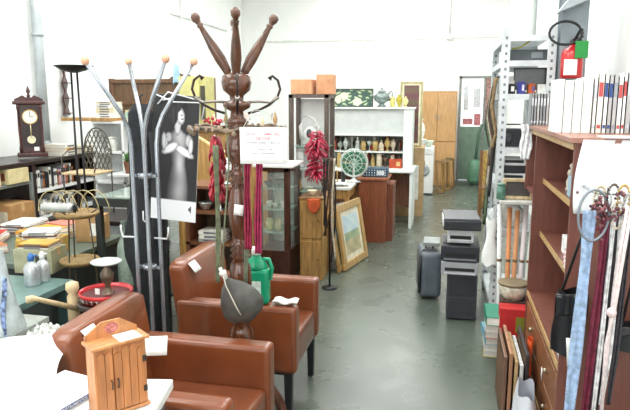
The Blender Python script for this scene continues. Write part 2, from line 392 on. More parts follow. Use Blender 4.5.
# ================================================================== WOODEN COAT STAND
SX, SY = -.955, 2.65
WD = mat('5e3622', .2, 0, .35, 14, 'wood', coat=.6); WD2 = mat('5c3a28', .3, 0, .3, 14, 'wood', coat=.4)
t = thing('wooden_coat_stand', 'dark turned wood coat stand with four raised pegs, between the two leather chairs', 'coat stand', (SX, SY, 0))
pr = [(.05, .22), (.06, .24), (.062, .30), (.045, .33), (.04, .38), (.05, .40), (.055, .43), (.038, .455), (.05, .47), (.062, .50), (.066, .55), (.058, .60), (.036, .64), (.05, .655), (.036, .67),
      (.042, .70), (.052, .78), (.056, .86), (.05, .92), (.036, .95), (.05, .965), (.036, .98), (.05, .995), (.036, 1.01), (.05, 1.025), (.036, 1.04), (.038, 1.06), (.05, 1.12), (.054, 1.2), (.048, 1.28), (.036, 1.31), (.05, 1.325), (.036, 1.34), (.05, 1.36), (.038, 1.38),
      (.04, 1.41), (.055, 1.45), (.058, 1.5), (.04, 1.55), (.052, 1.565), (.036, 1.58), (.052, 1.60), (.04, 1.625), (.036, 1.65), (.055, 1.665), (.06, 1.675), (.06, 1.69), (.04, 1.70), (.04, 1.72), (.058, 1.745), (.066, 1.78), (.062, 1.81), (.04, 1.83)]
MB().lathe([(max(r, .03)*(.97 if z < 1.35 else 1.05) if r > .045 else r*.8, z) for r, z in pr], seg=24).build('turned_column', WD, t)
for k in range(4):
    a = k*PI/2+.36
    c, s = math.cos(a), math.sin(a)
    pts = []; rs = []
    for (d, z, r) in [(.025, 1.80, .017), (.045, 1.84, .02), (.07, 1.885, .025), (.10, 1.935, .022), (.13, 1.985, .015), (.15, 2.02, .011), (.155, 2.03, .017), (.158, 2.035, .011), (.163, 2.042, .013), (.17, 2.055, .021), (.178, 2.07, .021), (.184, 2.08, .010)]:
        pts.append((c*d, s*d, z)); rs.append(r)
    MB().tube(pts, rs, 12).build('peg', WD2, t)
    b = MB(); b.tube([(c*.05, s*.05, .28), (c*.12, s*.12, .3), (c*.18, s*.18, .2), (c*.22, s*.22, .06), (c*.27, s*.27, .02), (c*.3, s*.3, .03)], [.03, .03, .026, .022, .024, .016], 10)
    b.build('foot', WD, t)
    a2 = a+PI/4*0
    pts = [(.05, 1.64), (.10, 1.655), (.15, 1.68), (.185, 1.71), (.20, 1.75), (.19, 1.79), (.165, 1.81), (.15, 1.795)]
    MB().tube([(c*d, s*d, z) for d, z in pts], [.006]*6+[.006, .011], 8).build('hook', mat('3c2e28', .3, .7), t)
    MB().tube([(c*.03, s*.03, 1.69), (c*.1, s*.1, 1.695), (c*.155, s*.155, 1.69), (c*.19, s*.19, 1.715)], [.006]*3+[.01], 8).build('small_hook', mat('8c847c', .3, .8), t)
b = MB(); b.tube([(math.cos(a*PI/18)*.22, math.sin(a*PI/18)*.22, 1.575+.008*math.sin(a*1.3)) for a in range(36)], .008, 8, closed=True)
for k in range(4):
    a = k*PI/2+.36; b.tube([(math.cos(a)*.04, math.sin(a)*.04, 1.58), (math.cos(a)*.22, math.sin(a)*.22, 1.575)], .006, 6)
b.build('hook_ring', mat('7a6856', .35, .4, .3, 40), t)
b = MB()
for k in range(44):
    a = k/44*2*PI; b.ball(math.cos(a)*.22, math.sin(a)*.22, 1.572+random.uniform(-.014, .01), random.uniform(.008, .016), seg=8)
o = b.build('shell_garland', mat('8a7460', .5, 0, .7, 40), loc=(SX, SY, 0)); tag(o, 'string of brown and grey shells wound round the ring of the wooden coat stand', 'garland')
q = MB(); q.grid(lambda u, v: ((u-.5)*.045, -.001, (v-.5)*.05), 3, 3); q.build('price_tag', TAG, t, loc=(.02, -.062, 1.2), rot=(0, .1, 0), solid=.002)
# sign hanging on the stand
t = thing('paper_sign', 'white paper notice with lines of red and grey lettering hung on the wooden coat stand', 'sign', (-.765, 2.44, 1.432), .05)
b = MB(); b.grid(lambda u, v: ((u-.5)*.205, .004*math.sin(u*3), v*.155), 8, 4); b.build('sheet', mat('fbfbfb', .6, 0, .01), t, solid=.001)
RED = mat('c8405c', .5); GRY = mat('7a6a80', .5)
for (txt, z, s, m) in (('ARNES Y TAMBORES', .127, .0165, RED), ('DE CINE', .108, .0165, RED), ('EXPOSICIONES Y VENTAS', .09, .0125, GRY), ('CONSULTAR', .062, .0135, GRY), ('precio y disponibilidad', .046, .011, GRY)):
    lettering('lettering', txt, s, m, t, (0, -.0025, z))
b = MB(); b.tube([(-.09, 0, .15), (-.08, .12, .22), (0, .2, .23)], .0012, 5); b.build('cord', mat('dcdcd4', .6), t)
# scarves
def hanging(name, label, cat, pts, width, th, col, fold=.012, rough=.8, group=None, bump=.2, n=5):
    # strip of cloth following pts, width along x, folds in y
    b = MB(); m = len(pts)-1
    P_ = [Vector(p) for p in pts]
    def fn(u, v):
        k = min(int(v*m), m-1); fr = v*m-k; p = P_[k].lerp(P_[k+1], fr); w = width*(1 - .25*math.sin(v*5)**2)
        return (p.x+(u-.5)*w, p.y+fold*math.sin(u*PI*n+v*4), p.z)
    b.grid(fn, 14, 24); o = b.build(name, mat(col, rough, 0, .25, 40, bump=bump), solid=th); return tag(o, label, cat, group)
hanging('scarf', 'burgundy scarf hanging to the right of the wooden coat stand, left one of two', 'scarf', [(-.868, 2.53, 1.5), (-.873, 2.53, 1.3), (-.873, 2.54, 1.15), (-.875, 2.54, 1.03)], .036, .004, '9c2848', group='burgundy scarves on the coat stand')
hanging('scarf', 'burgundy scarf beside the wooden coat stand, right one with the looser end', 'scarf', [(-.815, 2.545, 1.5), (-.825, 2.545, 1.3), (-.83, 2.55, 1.15), (-.83, 2.55, 1.01)], .036, .004, 'a83058', group='burgundy scarves on the coat stand')
hanging('strap', 'olive green webbing strap hanging left of the wooden column', 'strap', [(-1.03, 2.56, 1.5), (-1.03, 2.57, 1.1), (-1.04, 2.57, .85)], .028, .003, '6c7258', .002)
hanging('strap', 'olive green webbing strap hanging right of the wooden column', 'strap', [(-.89, 2.55, 1.5), (-.885, 2.56, 1.1), (-.9, 2.56, .85)], .022, .003, '747a62', .002)
def chili(name, label, x, y, z0, z1, w, col='c01830', n=90):
    t = thing(name, label, 'garland', (x, y, z0))
    MB().tube([(0, 0, 0), (0, 0, z1-z0+.05)], .003, 6).build('string', mat('6a5038', .8), t)
    b = MB()
    for i in range(n):
        z = random.uniform(.02, z1-z0); a = random.uniform(0, 2*PI); k = w*(.55+.45*abs(math.sin(z/(z1-z0)*PI*2.0+.4)))
        b.tube([(0, 0, z), (math.cos(a)*k*.5, math.sin(a)*k*.5, z+.01), (math.cos(a)*k, math.sin(a)*k, z-.025), (math.cos(a)*k*.95, math.sin(a)*k*.95, z-.05)], [.006, .009, .007, .002], 6)
    b.build('peppers', mat(col, .3, 0, .35, 40, coat=.4), t); t.children[-1]['kind'] = 'stuff'
    return t
chili('pepper_garland', 'bunch of shiny red peppers hanging left of the wooden coat stand', -1.065, 2.66, 1.24, 1.53, .042, 'b01830', 70)
chili('pepper_garland', 'bunch of crimson peppers hanging in front of the tall white-backed display case', -1.25, 5.72, .92, 1.40, .12, 'b82848', 150)
# wine skin
t = thing('wine_skin', 'dark grey leather wine skin hanging against the wooden coat stand', 'wine skin', tuple(atY(238, 298, 2.46)))
b = MB()
def ws(u, v):
    # v along axis from nozzle (top-left) to belly (bottom-right)
    prof = [(0, .012), (.08, .02), (.2, .055), (.45, .095), (.7, .108), (.88, .085), (1, .01)]
    for (a, ra), (c, rc) in zip(prof, prof[1:]):
        if a <= v <= c: r = ra+(rc-ra)*(v-a)/(c-a); break
    ang = u*2*PI
    L_ = -.11+.23*v
    return Vector((math.cos(ang)*r, math.sin(ang)*r*.42, -L_))
b.grid(ws, 24, 18)
bmesh.ops.remove_doubles(b.bm, verts=b.bm.verts[:], dist=.0005)
b.build('pouch', mat('4c4a46', .55, 0, .2, 20, bump=.2), t, rot=(0, -.55, 0))
b = MB(); b.lathe([(.011, .1), (.013, .12), (.017, .125), (.017, .14), (.009, .143), (.008, .16)]); b.build('nozzle', mat('e4e2da', .4), t, rot=(0, -.55, 0))
b = MB(); b.tube([(-.055, -.03, .11), (-.04, -.045, .07), (-.01, -.055, .02), (.015, -.056, -.03), (.03, -.05, -.06)], .003, 6); b.build('piping', mat('c4bcae', .6), t)
b = MB(); b.tube([(-.07, 0, .12), (-.07, .03, .3), (-.05, .06, .6), (-.06, .06, .85)], .004, 6); b.build('carrying_cord', mat('6c7258', .7), t)

# green jug and cloth on the arm of the far chair
t = thing('green_jug', 'translucent green plastic jug with a white cap on the leather armrest', 'jug', (-.965, 2.925, .636), .1)
t.scale = (1.22, 1.15, 1.3)
b = MB(); b.box(-.058, .058, -.034, .034, 0, .15, bev=.02); b.build('jug_body', mat('0f9c70', .3, 0, .12, 6, coat=.4), t)
b = MB(); b.lathe([(.05, .14), (.052, .155), (.04, .18), (.02, .195), (.018, .21)], seg=18, sy=.65); b.build('shoulder', mat('0f9c70', .3, 0, .12, 6, coat=.4), t)
b = MB(); b.tube([(.03, 0, .185), (.055, 0, .185), (.068, 0, .15), (.06, 0, .1)], .009, 8); b.build('handle', mat('0f9c70', .3, 0, .12, 6, coat=.4), t)
b = MB(); b.lathe([(.021, .205), (.021, .232), (.017, .236)], seg=16); b.build('cap', mat('f4f4ee', .4), t)
b = MB(); b.box(-.025, .025, -.0355, -.034, .04, .1); b.build('jug_label', mat('d8e8dc', .5, 0, .2, 60), t)
b = MB(); b.grid(lambda u, v: ((u-.5)*.13, (v-.5)*.07, .012+.008*math.sin(u*9)*math.cos(v*7)), 14, 8); tag(b.build('folded_cloth', mat('f0efe9', .9, 0, .05), loc=(-.81, 2.935, .642), solid=.01), 'white folded cloth lying beside the green jug on the armrest', 'cloth')

# ================================================================== METAL TUBE COAT RACK
CR = mat('aeb4bc', .22, .75, .08, 6); RX, RY = -1.47, 2.72
t = thing('metal_coat_rack', 'silver tubular coat rack with wooden knobs, behind the nearest leather chair', 'coat rack', (RX, RY, 0))
tips = [atY(86, 62, 2.45), atY(129, 63, 2.95), atY(165, 60, 2.55), atY(193, 63, 2.85)]
bas = [(-.05, -.03), (-.02, .04), (.02, -.035), (.05, .03)]
for (bx, by), tp in zip(bas, tips):
    tx, ty, tz = tp.x-RX, tp.y-RY, tp.z
    k = MB(); k.tube([(bx*3.8, by*3.8, .02), (bx*1.8, by*1.8, .06), (bx, by, .2), (bx, by, 1.0), (bx*1.05, by, 1.48), (bx+(tx-bx)*.06, by+(ty-by)*.06, 1.56), (bx+(tx-bx)*.2, by+(ty-by)*.2, 1.63), (tx, ty, tz)], .0105, 10)
    o = k.build('tube_pole', CR, t)
    d = Vector((tx-bx, ty-by, tz-1.6)).normalized()
    k = MB(); k.ball(0, 0, 0, .02, seg=14); k.build('wooden_knob', mat('d8a888', .35, 0, .12), t, loc=(tx+d.x*.008, ty+d.y*.008, tz+d.z*.008))
for z in (1.33, .86, .3):
    k = MB(); k.lathe([(.028, -.012), (.034, -.012), (.034, .012), (.028, .012)], 0, 0, z, 16); k.box(-.06, .06, -.008, .008, z-.008, z+.008); k.build('clamp', CR, t)
for s in (-1, 1):
    k = MB(); k.tube([(s*.05, -.03, 1.02), (s*.12, -.035, 1.02), (s*.13, -.035, 1.05), (s*.13, -.035, 1.08)], .005, 8); k.build('hook', mat('e0e2e4', .3, .4), t)
# poster
def poster(u, v):
    def el(cx, cy, rx, ry, rot=0):
        x, y = u-cx, (v-cy)*1.0; c, s = math.cos(rot), math.sin(rot); x, y = c*x+s*y, -s*x+c*y
        return 1-math.sqrt((x/rx)**2+(y/ry)**2)
    bg = .10+.04*math.sin(u*5)*math.sin(v*4); g = bg
    def sh(d, lum, soft=.35):
        nonlocal g
        if d > 0: g = lum*(.55+.45*min(1, d/soft)*1.0)*(1.12-.5*max(0, .5-u))
    if v < .68:
        wp = [(-.05, .25), (.1, .235), (.22, .20), (.34, .15), (.42, .155), (.5, .19), (.58, .225), (.63, .21), (.66, .12), (.69, .06)]
        for (a, ra), (c, rc) in zip(wp, wp[1:]):
            if a <= v <= c: wv = ra+(rc-ra)*(v-a)/(c-a)
        k = (u-.57-.02*math.sin(v*6))/wv
        if abs(k) < 1:
            g = .62*(1-k*k)**.4*(.72+.28*math.cos((k-.35)*2.2))+.12+.07*math.sin(v*22)*(1-abs(k))
            if v < .3: g *= .8+.2*v/.3
    sh(el(.36, .60, .07, .05), .70); sh(el(.79, .58, .07, .06), .72)
    sh(el(.70, .475, .2, .035, -.22), .9); sh(el(.84, .53, .04, .08, -.1), .8); sh(el(.44, .50, .17, .04, .25), .84); sh(el(.30, .54, .045, .09, .1), .76)
    sh(el(.55, .71, .07, .09, -.15), .75)
    sh(el(.60, .81, .10, .075, -.5), .85)
    sh(el(.70, .475, .22, .04, -.22), .9); sh(el(.84, .53, .05, .09, -.1), .8); sh(el(.40, .50, .19, .045, .25), .86); sh(el(.26, .56, .05, .09, .1), .8)
    if el(.50, .86, .17, .05, .5) > 0 or el(.47, .80, .08, .07) > 0: g = .16+.05*math.sin(60*u)
    if el(.63, .815, .03, .006) > 0 or el(.64, .78, .03, .006) > 0: g = .3
    if v < .02 and False: g = 0
    return (g, g, g*1.01)
t = thing('monochrome_poster', 'black and white poster of a statue-like figure with folded arms behind the tube rack', 'poster', (-1.42, 2.90, 1.07), 0, rot=(.03, .085, .06))
b = MB(); b.grid(lambda u, v: ((u-.5)*.25, 0, .0+v*.66), 50, 110, False, lambda u, v: poster(u, (v-.17)/.83) if v > .17 else (.93, .94, .95)); b.build('printed_sheet', print_mat(), t)
b = MB(); b.box(-.125, .125, .002, .006, 0, .66); b.build('backing_board', mat('e8e8e4', .7), t)
b = MB(); b.box(.085, .093, -.002, -.0005, .06, .075); b.box(.093, .099, -.002, -.0005, .05, .085); b.build('emblem', mat('4a4a4a', .6), t)
# white wire hanger above poster
b = MB(); P0 = atY(168, 92, 2.86); P1 = atY(205, 102, 2.86)
b.tube([(P0.x-.06, 2.86, P0.z-.06), (P0.x, 2.86, P0.z), (P1.x, 2.86, P1.z), (P1.x-.02, 2.86, P1.z-.09)], .004, 6); b.tube([(P0.x-.07, 2.86, P0.z-.01), (P0.x+.03, 2.86, P0.z-.05), (P1.x, 2.86, P1.z-.005)], .004, 6)
b.tube([(P0.x+.05, 2.86, P0.z), (P0.x+.02, 2.86, P0.z-.03), (P0.x-.03, 2.86, P0.z-.04)], .004, 6)
tag(b.build('clothes_hanger', mat('e6e8ea', .4)), 'bent white wire hanger hooked over the top of the monochrome poster', 'hanger')
# black garment
def coat(u, v):
    prof = [(0, .04), (.03, .07), (.12, .082), (.38, .078), (.46, .095), (.58, .13), (.66, .125), (.75, .085), (1, .08)]
    for (a, ra), (c, rc) in zip(prof, prof[1:]):
        if a <= v <= c: r = ra+(rc-ra)*(v-a)/(c-a); break
    a = u*2*PI; rr = 1+.1*math.sin(a*5+v*6)
    return (math.cos(a)*r*rr, math.sin(a)*r*.35*rr, -1.32*v)
t = thing('black_coat', 'long black coat hanging from the back of the silver tube rack', 'coat', (-1.655, 3.04, 1.68))
b = MB(); b.grid(coat, 32, 26); b.build('coat_body', mat('1e2126', .85, 0, .3, 20, bump=.3), t, solid=.004)
b = MB(); b.tube([(.12, -.04, -.15), (.14, -.06, -.4), (.11, -.06, -.7), (.1, -.05, -.78)], [.05, .045, .04, .036], 12); b.build('sleeve', mat('191b20', .85, 0, .3, 20, bump=.3), t)
b = MB(); b.tube([(0, 0, 0), (0, .0, .04), (.03, -.02, .05)], .005, 6); b.build('hanging_loop', BLK, t)
b = MB(); b.tube([(.015, -.05, -.585), (.015, -.052, -.635), (.025, -.052, -.645), (.04, -.052, -.635), (.04, -.05, -.6)], .004, 6); b.build('white_emblem', mat('f0f0f0', .5), t)

# ================================================================== FOREGROUND TABLE, KEY CABINET
t = thing('foreground_table', 'white topped table at the bottom left corner under the white cloth', 'table', (-1.30, 1.32, 0), .18)
MB().box(-.55, .47, -.52, .42, .70, .735, bev=.006).build('tabletop', mat('eeeeea', .5, 0, .03), t)
for sx in (-.5, .42):
    for sy in (-.46, .36): MB().box(sx-.025, sx+.025, sy-.025, sy+.025, 0, .70).build('leg', mat('8c8f92', .4, .5), t)
b = MB()
def cl(u, v):
    x = -1.06+1.02*u*(1-.0*v); y = -.5+1.0*v
    z = .07+.085*math.sin(PI*min(1, v*1.05))*math.sin(PI*u)**.6+.010*math.sin(u*17+v*5)*math.sin(v*9)+.006*math.sin(u*31-v*11)
    e = min(u, 1-u, v, 1-v)
    if e < .06: z *= e/.06
    return (x*.92+.02*math.sin(v*6), y*.68+.015*math.sin(u*9), max(z*.8, .003))
b.grid(cl, 44, 44); tag(b.build('white_tablecloth', mat('fbfbfc', .8, 0, .01, bump=.1), loc=(-1.225, 1.66, .765), rz=.42), 'crumpled white cloth heaped over the table in the bottom left corner', 'tablecloth')
t = thing('flat_carton', 'flat white carton with a blue lettered edge, under the key cabinet', 'carton', (-1.245, 1.60, .737), 1.35)
b = MB(); b.box(-.17, .14, -.12, .085, 0, .022, bev=.003); b.build('carton_body', mat('f6f6f8', .5, 0, .02), t)
b = MB(); b.box(-.165, .135, -.1215, -.12, .004, .019); b.build('blue_band', mat('3f5f98', .5, 0, .3, 60), t)
lettering('lettering', 'INSTRUMENTOS', .014, mat('f4f4f8', .5), t, (-.01, -.1225, .0115))
b = MB(); b.grid(lambda u, v: ((u-.5)*.2, (v-.5)*.15, .004+.006*math.sin(u*6+1)*v), 10, 8); tag(b.build('paper_sheet', mat('f9f9f7', .7, 0, .02), loc=(-1.12, 1.30, .845), rz=.55, solid=.001), 'loose white sheet on the cloth left of the key cabinet', 'paper')
# key cabinet; front faces local -y
KW = mat('c98a58', .45, 0, .18, 16, 'wood'); KW2 = mat('bd7c4c', .45, 0, .18, 16, 'wood')
kp = atZ(116, 411, .738)
t = thing('wooden_key_cabinet', 'small pine cabinet with gabled top and slatted doors on the white carton', 'cabinet', (kp.x, kp.y+.02, .739), .92)
w2 = .082; d2 = .034; hh = .225
b = MB(); b.box(-w2, w2, d2-.006, d2, 0, hh); b.box(-w2, -w2+.007, -d2, d2, 0, hh); b.box(w2-.007, w2, -d2, d2, 0, hh); b.box(-w2-.006, w2+.006, -d2-.007, d2, 0, .01, bev=.002); b.build('carcass', KW, t)
b = MB(); b.box(-w2-.01, w2+.01, -d2-.014, d2+.004, hh, hh+.009, bev=.002); b.build('top_board', KW, t)
b = MB(); b.prism([(-w2-.002, hh+.009), (w2+.002, hh+.009), (w2+.002, hh+.022), (.03, hh+.058), (-.03, hh+.058), (-w2-.002, hh+.022)], .007, 'y', d2-.006); b.build('gable_board', KW, t)
b = MB(); b.lathe([(.018, 0), (.018, .001)], seg=18, sx=1.2); b.build('painted_flowers', mat('c87870', .6, 0, .4, 120), t, loc=(0, d2-.0065, hh+.034), rot=(PI/2, 0, 0))
for (x0, x1, side) in ((-w2+.006, -w2+.056, 1), (-w2+.059, w2-.006, -1)):
    b = MB(); n = 2 if side > 0 else 4; sw = (x1-x0)/n
    for i in range(n):
        xa, xb = x0+i*sw+.001, x0+(i+1)*sw-.001; zt = hh-.018-.012*math.cos((i+.5)/n*PI*2)*(1 if n > 2 else .3)
        b.prism([(xa, .014), (xb, .014), (xb, zt-.006), ((xa+xb)/2, zt+.004), (xa, zt-.006)], .005, 'y', -d2-.0055)
    b.box(x0, x1, -d2-.001, -d2+.003, .012, hh-.004)
    dk = b.build('door', KW2, t)
    hx = x1-.008 if side > 0 else x0+.009
    b = MB(); b.tube([(hx, -d2-.006, .118), (hx, -d2-.014, .114), (hx, -d2-.014, .093), (hx, -d2-.006, .088)], .0022, 6); b.build('handle', mat('5a5048', .3, .8), dk)
    if side < 0:
        for z in (.05, .15):
            b = MB(); b.box(x1-.008, x1+.004, -d2-.008, -d2-.005, z, z+.02); b.build('hinge', mat('5a5048', .3, .8), dk)
b = MB(); b.box(-.002, .07, -d2-.01, d2-.01, hh+.0095, hh+.0105); b.build('price_tag', TAG, t)
# ================================================================== LEFT WALL: CLOCK, SHELVES, BOXES
DK = wood('2e2220', .35); DKR = wood('4a2420', .3); OCH = wood('b88c50', .5); GALV = mat('9aa5a4', .35, .6, .1, 8); WH = mat('eef0ee', .5, 0, .03)
# grey metal shelf unit
t = thing('metal_shelving', 'grey metal shelf unit loaded with cartons at the left edge', 'shelving', (-4.3, 4.72, 0))
for z in (.46, .92, 1.68): MB().box(-.26, .3 if z < 1.5 else .05, -.5, .42 if z < 1.5 else .2, z-.03, z, bev=.004).build('shelf', GALV, t)
for sx in (-.25, .29):
    for sy in (-.49, .41): MB().box(sx-.015, sx+.015, sy-.015, sy+.015, 0, 1.75 if sx < 0 and sy < 0 else 1.0).build('upright', GALV, t)
carton('cardboard_box', 'tall brown cardboard box on the lower grey metal shelf', (-4.13, 4.93, .462), .36, .3, .27, 'b98b58', rz=-.1, label_col='dcd2b8')
carton('fruit_carton', 'cream printed carton on the middle grey metal shelf, left one', (-4.15, 4.55, .922), .34, .28, .14, 'ddd0a8', rz=.05, label_col='8a6a58', tape=False)
carton('fruit_carton', 'cream printed carton on the middle grey metal shelf, right one', (-4.15, 4.93, .922), .34, .28, .14, 'd8c898', rz=.0, label_col='8a4a30', tape=False)
carton('red_carton', 'red and white carton at the front of the lower metal shelf', (-4.16, 4.42, .462), .3, .24, .1, 'b8384a', rz=.0, label_col='f2eeee', tape=False)
carton('red_carton', 'red and white carton stacked on top of another on the lower metal shelf', (-4.16, 4.42, .563), .28, .22, .09, 'c04858', rz=.1, label_col='f6f4f4', tape=False)
carton('yellow_box', 'black and yellow patterned tin on the top metal shelf, left one', (-4.28, 4.62, 1.682), .16, .12, .14, 'd8c830', label_col='26261e', tape=False)
carton('yellow_box', 'black and yellow patterned tin on the top metal shelf, right one', (-4.28, 4.78, 1.682), .13, .12, .14, 'd0c028', label_col='26261e', tape=False)
ware('bottle', 'tall pale blue bottle on the dark shelf under the grey metal top shelf', 'bottle', -4.12, 4.45, 1.17, .055, .32, '9cc8dc')
ware('bottle', 'short blue bottle next to the tall pale blue one', 'bottle', -4.05, 4.58, 1.17, .05, .26, '6ea8cc')
ware('cup', 'grey tumbler left of the pendulum clock on the metal top shelf', 'tumbler', -4.3, 4.885, 1.682, .03, .12, 'a0a8aa')
# dark bookcase with clock on top
t = thing('dark_bookcase', 'dark wood bookcase full of books under the pendulum clock', 'bookcase', (-4.3, 5.7, 0))
for y0 in (-.55, .18, .86): MB().box(-.28, .3, y0, y0+.05, 0, 1.07).build('side_panel', DK, t)
for z in (.1, .52, .80): MB().box(-.28, .29, -.5, .86, z-.02, z+.01).build('shelf', WH, t)
MB().box(-.29, .31, -1.05, .93, 1.07, 1.112, bev=.006).build('top_board', DK, t)
MB().box(-.29, -.27, -.55, .9, 0, 1.07).build('back_panel', DK, t)
MB().box(-.2, -.17, -1.03, -1.0, 0.93, 1.07).build('bracket', DK, t)
g = 'books in the dark bookcase'
book_row('book', 'on dark bookcase upper shelf', (-4.02, 5.22, .812), PI/2, .62, (.15, .22), (.14, .2), (.02, .045), ['f6f6f2', 'ece8dc', '2a2a2e', '8a8f94', 'd8b0b8', 'b06a38'], g)
book_row('book', 'on dark bookcase middle shelf', (-4.02, 5.22, .532), PI/2, .62, (.12, .2), (.14, .2), (.02, .05), ['f6f6f2', 'b8b8b8', '8a8f94', 'ece8dc', '2a2a2e'], g)
book_row('book', 'on dark bookcase bottom shelf', (-4.02, 5.22, .112), PI/2, .62, (.2, .3), (.14, .2), (.03, .05), ['3c7a50', '2c4a8c', '7a4a2c', 'e4d8b4'], g)
stack('book', 'beside the clock', -4.12, 5.78, 1.113, 4, .2, .28, (.02, .035), ['d88070', 'ece8dc', 'd8a040', 'b06a38'], 'books lying beside the clock', PI/2)
stack('book', 'midway along the bookcase top', -4.12, 6.12, 1.113, 3, .2, .26, (.02, .03), ['d8a040', 'd88070', 'b8d8c0', 'e4d8b4'], 'books lying beside the clock', PI/2)
stack('book', 'at the bookcase far end', -4.12, 6.42, 1.113, 2, .2, .26, (.02, .03), ['f6f6f2', 'e4d8b4'], 'books lying beside the clock', PI/2)
# clock, faces +x and a little towards the aisle
t = thing('pendulum_clock', 'dark mahogany pendulum clock with carved crest standing on the dark bookcase', 'clock', (-4.17, 5.40, 1.113), .62)
t.scale = (.88, .88, .88)
MB().box(-.13, .13, -.06, .06, .07, .62, bev=.004).build('clock_case', DKR, t)
MB().box(-.16, .16, -.085, .08, .02, .07, bev=.012).build('plinth', DKR, t)
MB().box(-.17, .17, -.095, .08, .62, .66, bev=.012).build('cornice', DKR, t)
b = MB(); b.prism([(-.15, .66), (.15, .66), (.15, .68), (.06, .725), (.03, .70), (0, .70), (-.03, .70), (-.06, .725), (-.15, .68)], .03, 'y', -.05); b.build('crest', DKR, t)
MB().lathe([(.014, .70), (.02, .72), (.01, .74), (.024, .765), (.016, .79), (.004, .83)], 0, -.035, 0, 12).build('finial', DKR, t)
for s in (-1, 1):
    MB().lathe([(.014, .07), (.018, .12), (.01, .16), (.014, .35), (.01, .55), (.018, .58), (.014, .62)], s*.118, -.075, 0, 12).build('column', DKR, t)
MB().box(-.095, .095, -.064, -.060, .12, .59).build('glazed_recess', mat('2a1816', .15, coat=.5), t)
f_ = MB().lathe([(.078, 0), (.078, .006)], seg=28).build('clock_face', mat('f2efe2', .4, 0, .02), t, loc=(0, -.066, .48), rot=(PI/2, 0, 0))
MB().tube([(math.cos(k*PI/14)*.08, math.sin(k*PI/14)*.08, .006) for k in range(28)], .006, 6, closed=True).build('bezel', mat('b89040', .3, .8), f_)
b = MB(); b.box(-.003, .003, 0, .055, .007, .009); b.box(0, .04, -.003, .003, .007, .009)
for k in range(12): a = k*PI/6; b.box(math.cos(a)*.062-.003, math.cos(a)*.062+.003, math.sin(a)*.062-.003, math.sin(a)*.062+.003, .0065, .008)
b.build('hands', mat('181818', .5), f_)
b = MB(); b.tube([(0, -.07, .4), (0, -.07, .24)], .006, 6); o = b.build('pendulum', mat('e8dca8', .25, .6), t)
MB().lathe([(.045, 0), (.045, .008)], seg=22).build('pendulum_bob', mat('ece4c0', .3, .3), t, loc=(0, -.066, .22), rot=(PI/2, 0, 0))
MB().box(.02, .075, -.068, -.066, .09, .135).build('price_tag', TAG, t)
# torch lamp
lp = atY(74, 72, 4.65)
t = thing('uplighter_lamp', 'black uplighter floor lamp with shallow bowl and two thin rods', 'floor lamp', (lp.x, lp.y, 0))
BK = mat('1c1c1e', .4, .3)
MB().lathe([(.03, 1.93), (.10, 1.95), (.16, 1.985), (.163, 1.99), (.155, 1.985), (.05, 1.95), (.01, 1.945)], seg=28).build('lamp_bowl', BK, t)
for s in (-1, 1): MB().tube([(s*.035, 0, .02), (s*.035, 0, 1.0), (s*.028, 0, 1.94)], .009, 8).build('rod', BK, t)
MB().lathe([(.15, 0), (.15, .02), (.03, .035)], seg=24).build('base', BK, t)
# carved hanging shelf on the left wall
hp = atX(68, 100, XL+.07)
t = thing('carved_wall_rack', 'narrow dark wood wall rack with scalloped edges on the white wall', 'wall rack', (XL+.03, hp.y, 1.52), PI/2+.25)
b = MB(); pts = []
for i in range(25):
    z = i/24*.58; wd = .075-.0*z+.028*math.cos(z/.58*PI*6)-.04*(z/.58); pts.append((wd, z))
b.prism([(w_, z) for w_, z in pts]+[(-w_, z) for w_, z in pts[::-1]], .02, 'y', -.02); b.build('back_board', DKR, t)
for z in (.02, .2, .38, .55): MB().box(-.07, .07, -.07, -.02, z, z+.012, bev=.003).build('ledge', DKR, t)
# white cube shelves with books and plank
X0, X1, Yw = -4.0, -3.25, 6.2
t = thing('white_cube_shelves', 'white open cube shelves behind the tube coat rack', 'shelving', (0, 0, 0))
for x in (X0, (X0+X1)/2, X1-.03): MB().box(x, x+.03, Yw, Yw+.35, 0, 1.44).build('upright', WH, t)
for z in (.0, .38, .75, 1.1, 1.44): MB().box(X0, X1, Yw, Yw+.35, z, z+.025).build('shelf', WH, t)
MB().box(X0, X1, Yw+.34, Yw+.35, 0, 1.44).build('back_panel', mat('dfe3e2', .7), t)
tag(MB().box(-.45, .2, -.18, .12, 0, .035, bev=.004).build('wooden_plank', OCH, loc=(-3.92, 6.36, 1.466)), 'light brown plank lying on the white cube shelves', 'plank')
stack('book', 'on the wooden plank', -3.83, 6.33, 1.502, 7, .22, .2, (.018, .03), ['e4d8b4', 'f6f6f2', 'ece8dc'], 'pale books on the plank')
stack('book', 'on the white cube shelves', -3.5, 6.34, 1.466, 5, .17, .2, (.018, .03), ['e4d8b4', 'f6f6f2', 'b8d8c0'], 'pale books on the cube shelves')
ware('vase', 'small grey vase inside the upper white cube', 'vase', -3.45, 6.3, 1.126, .05, .2, '9aa5a0')
ware('jar', 'white jar inside the upper left white cube', 'jar', -3.8, 6.3, 1.126, .06, .16, 'e4e4dc')
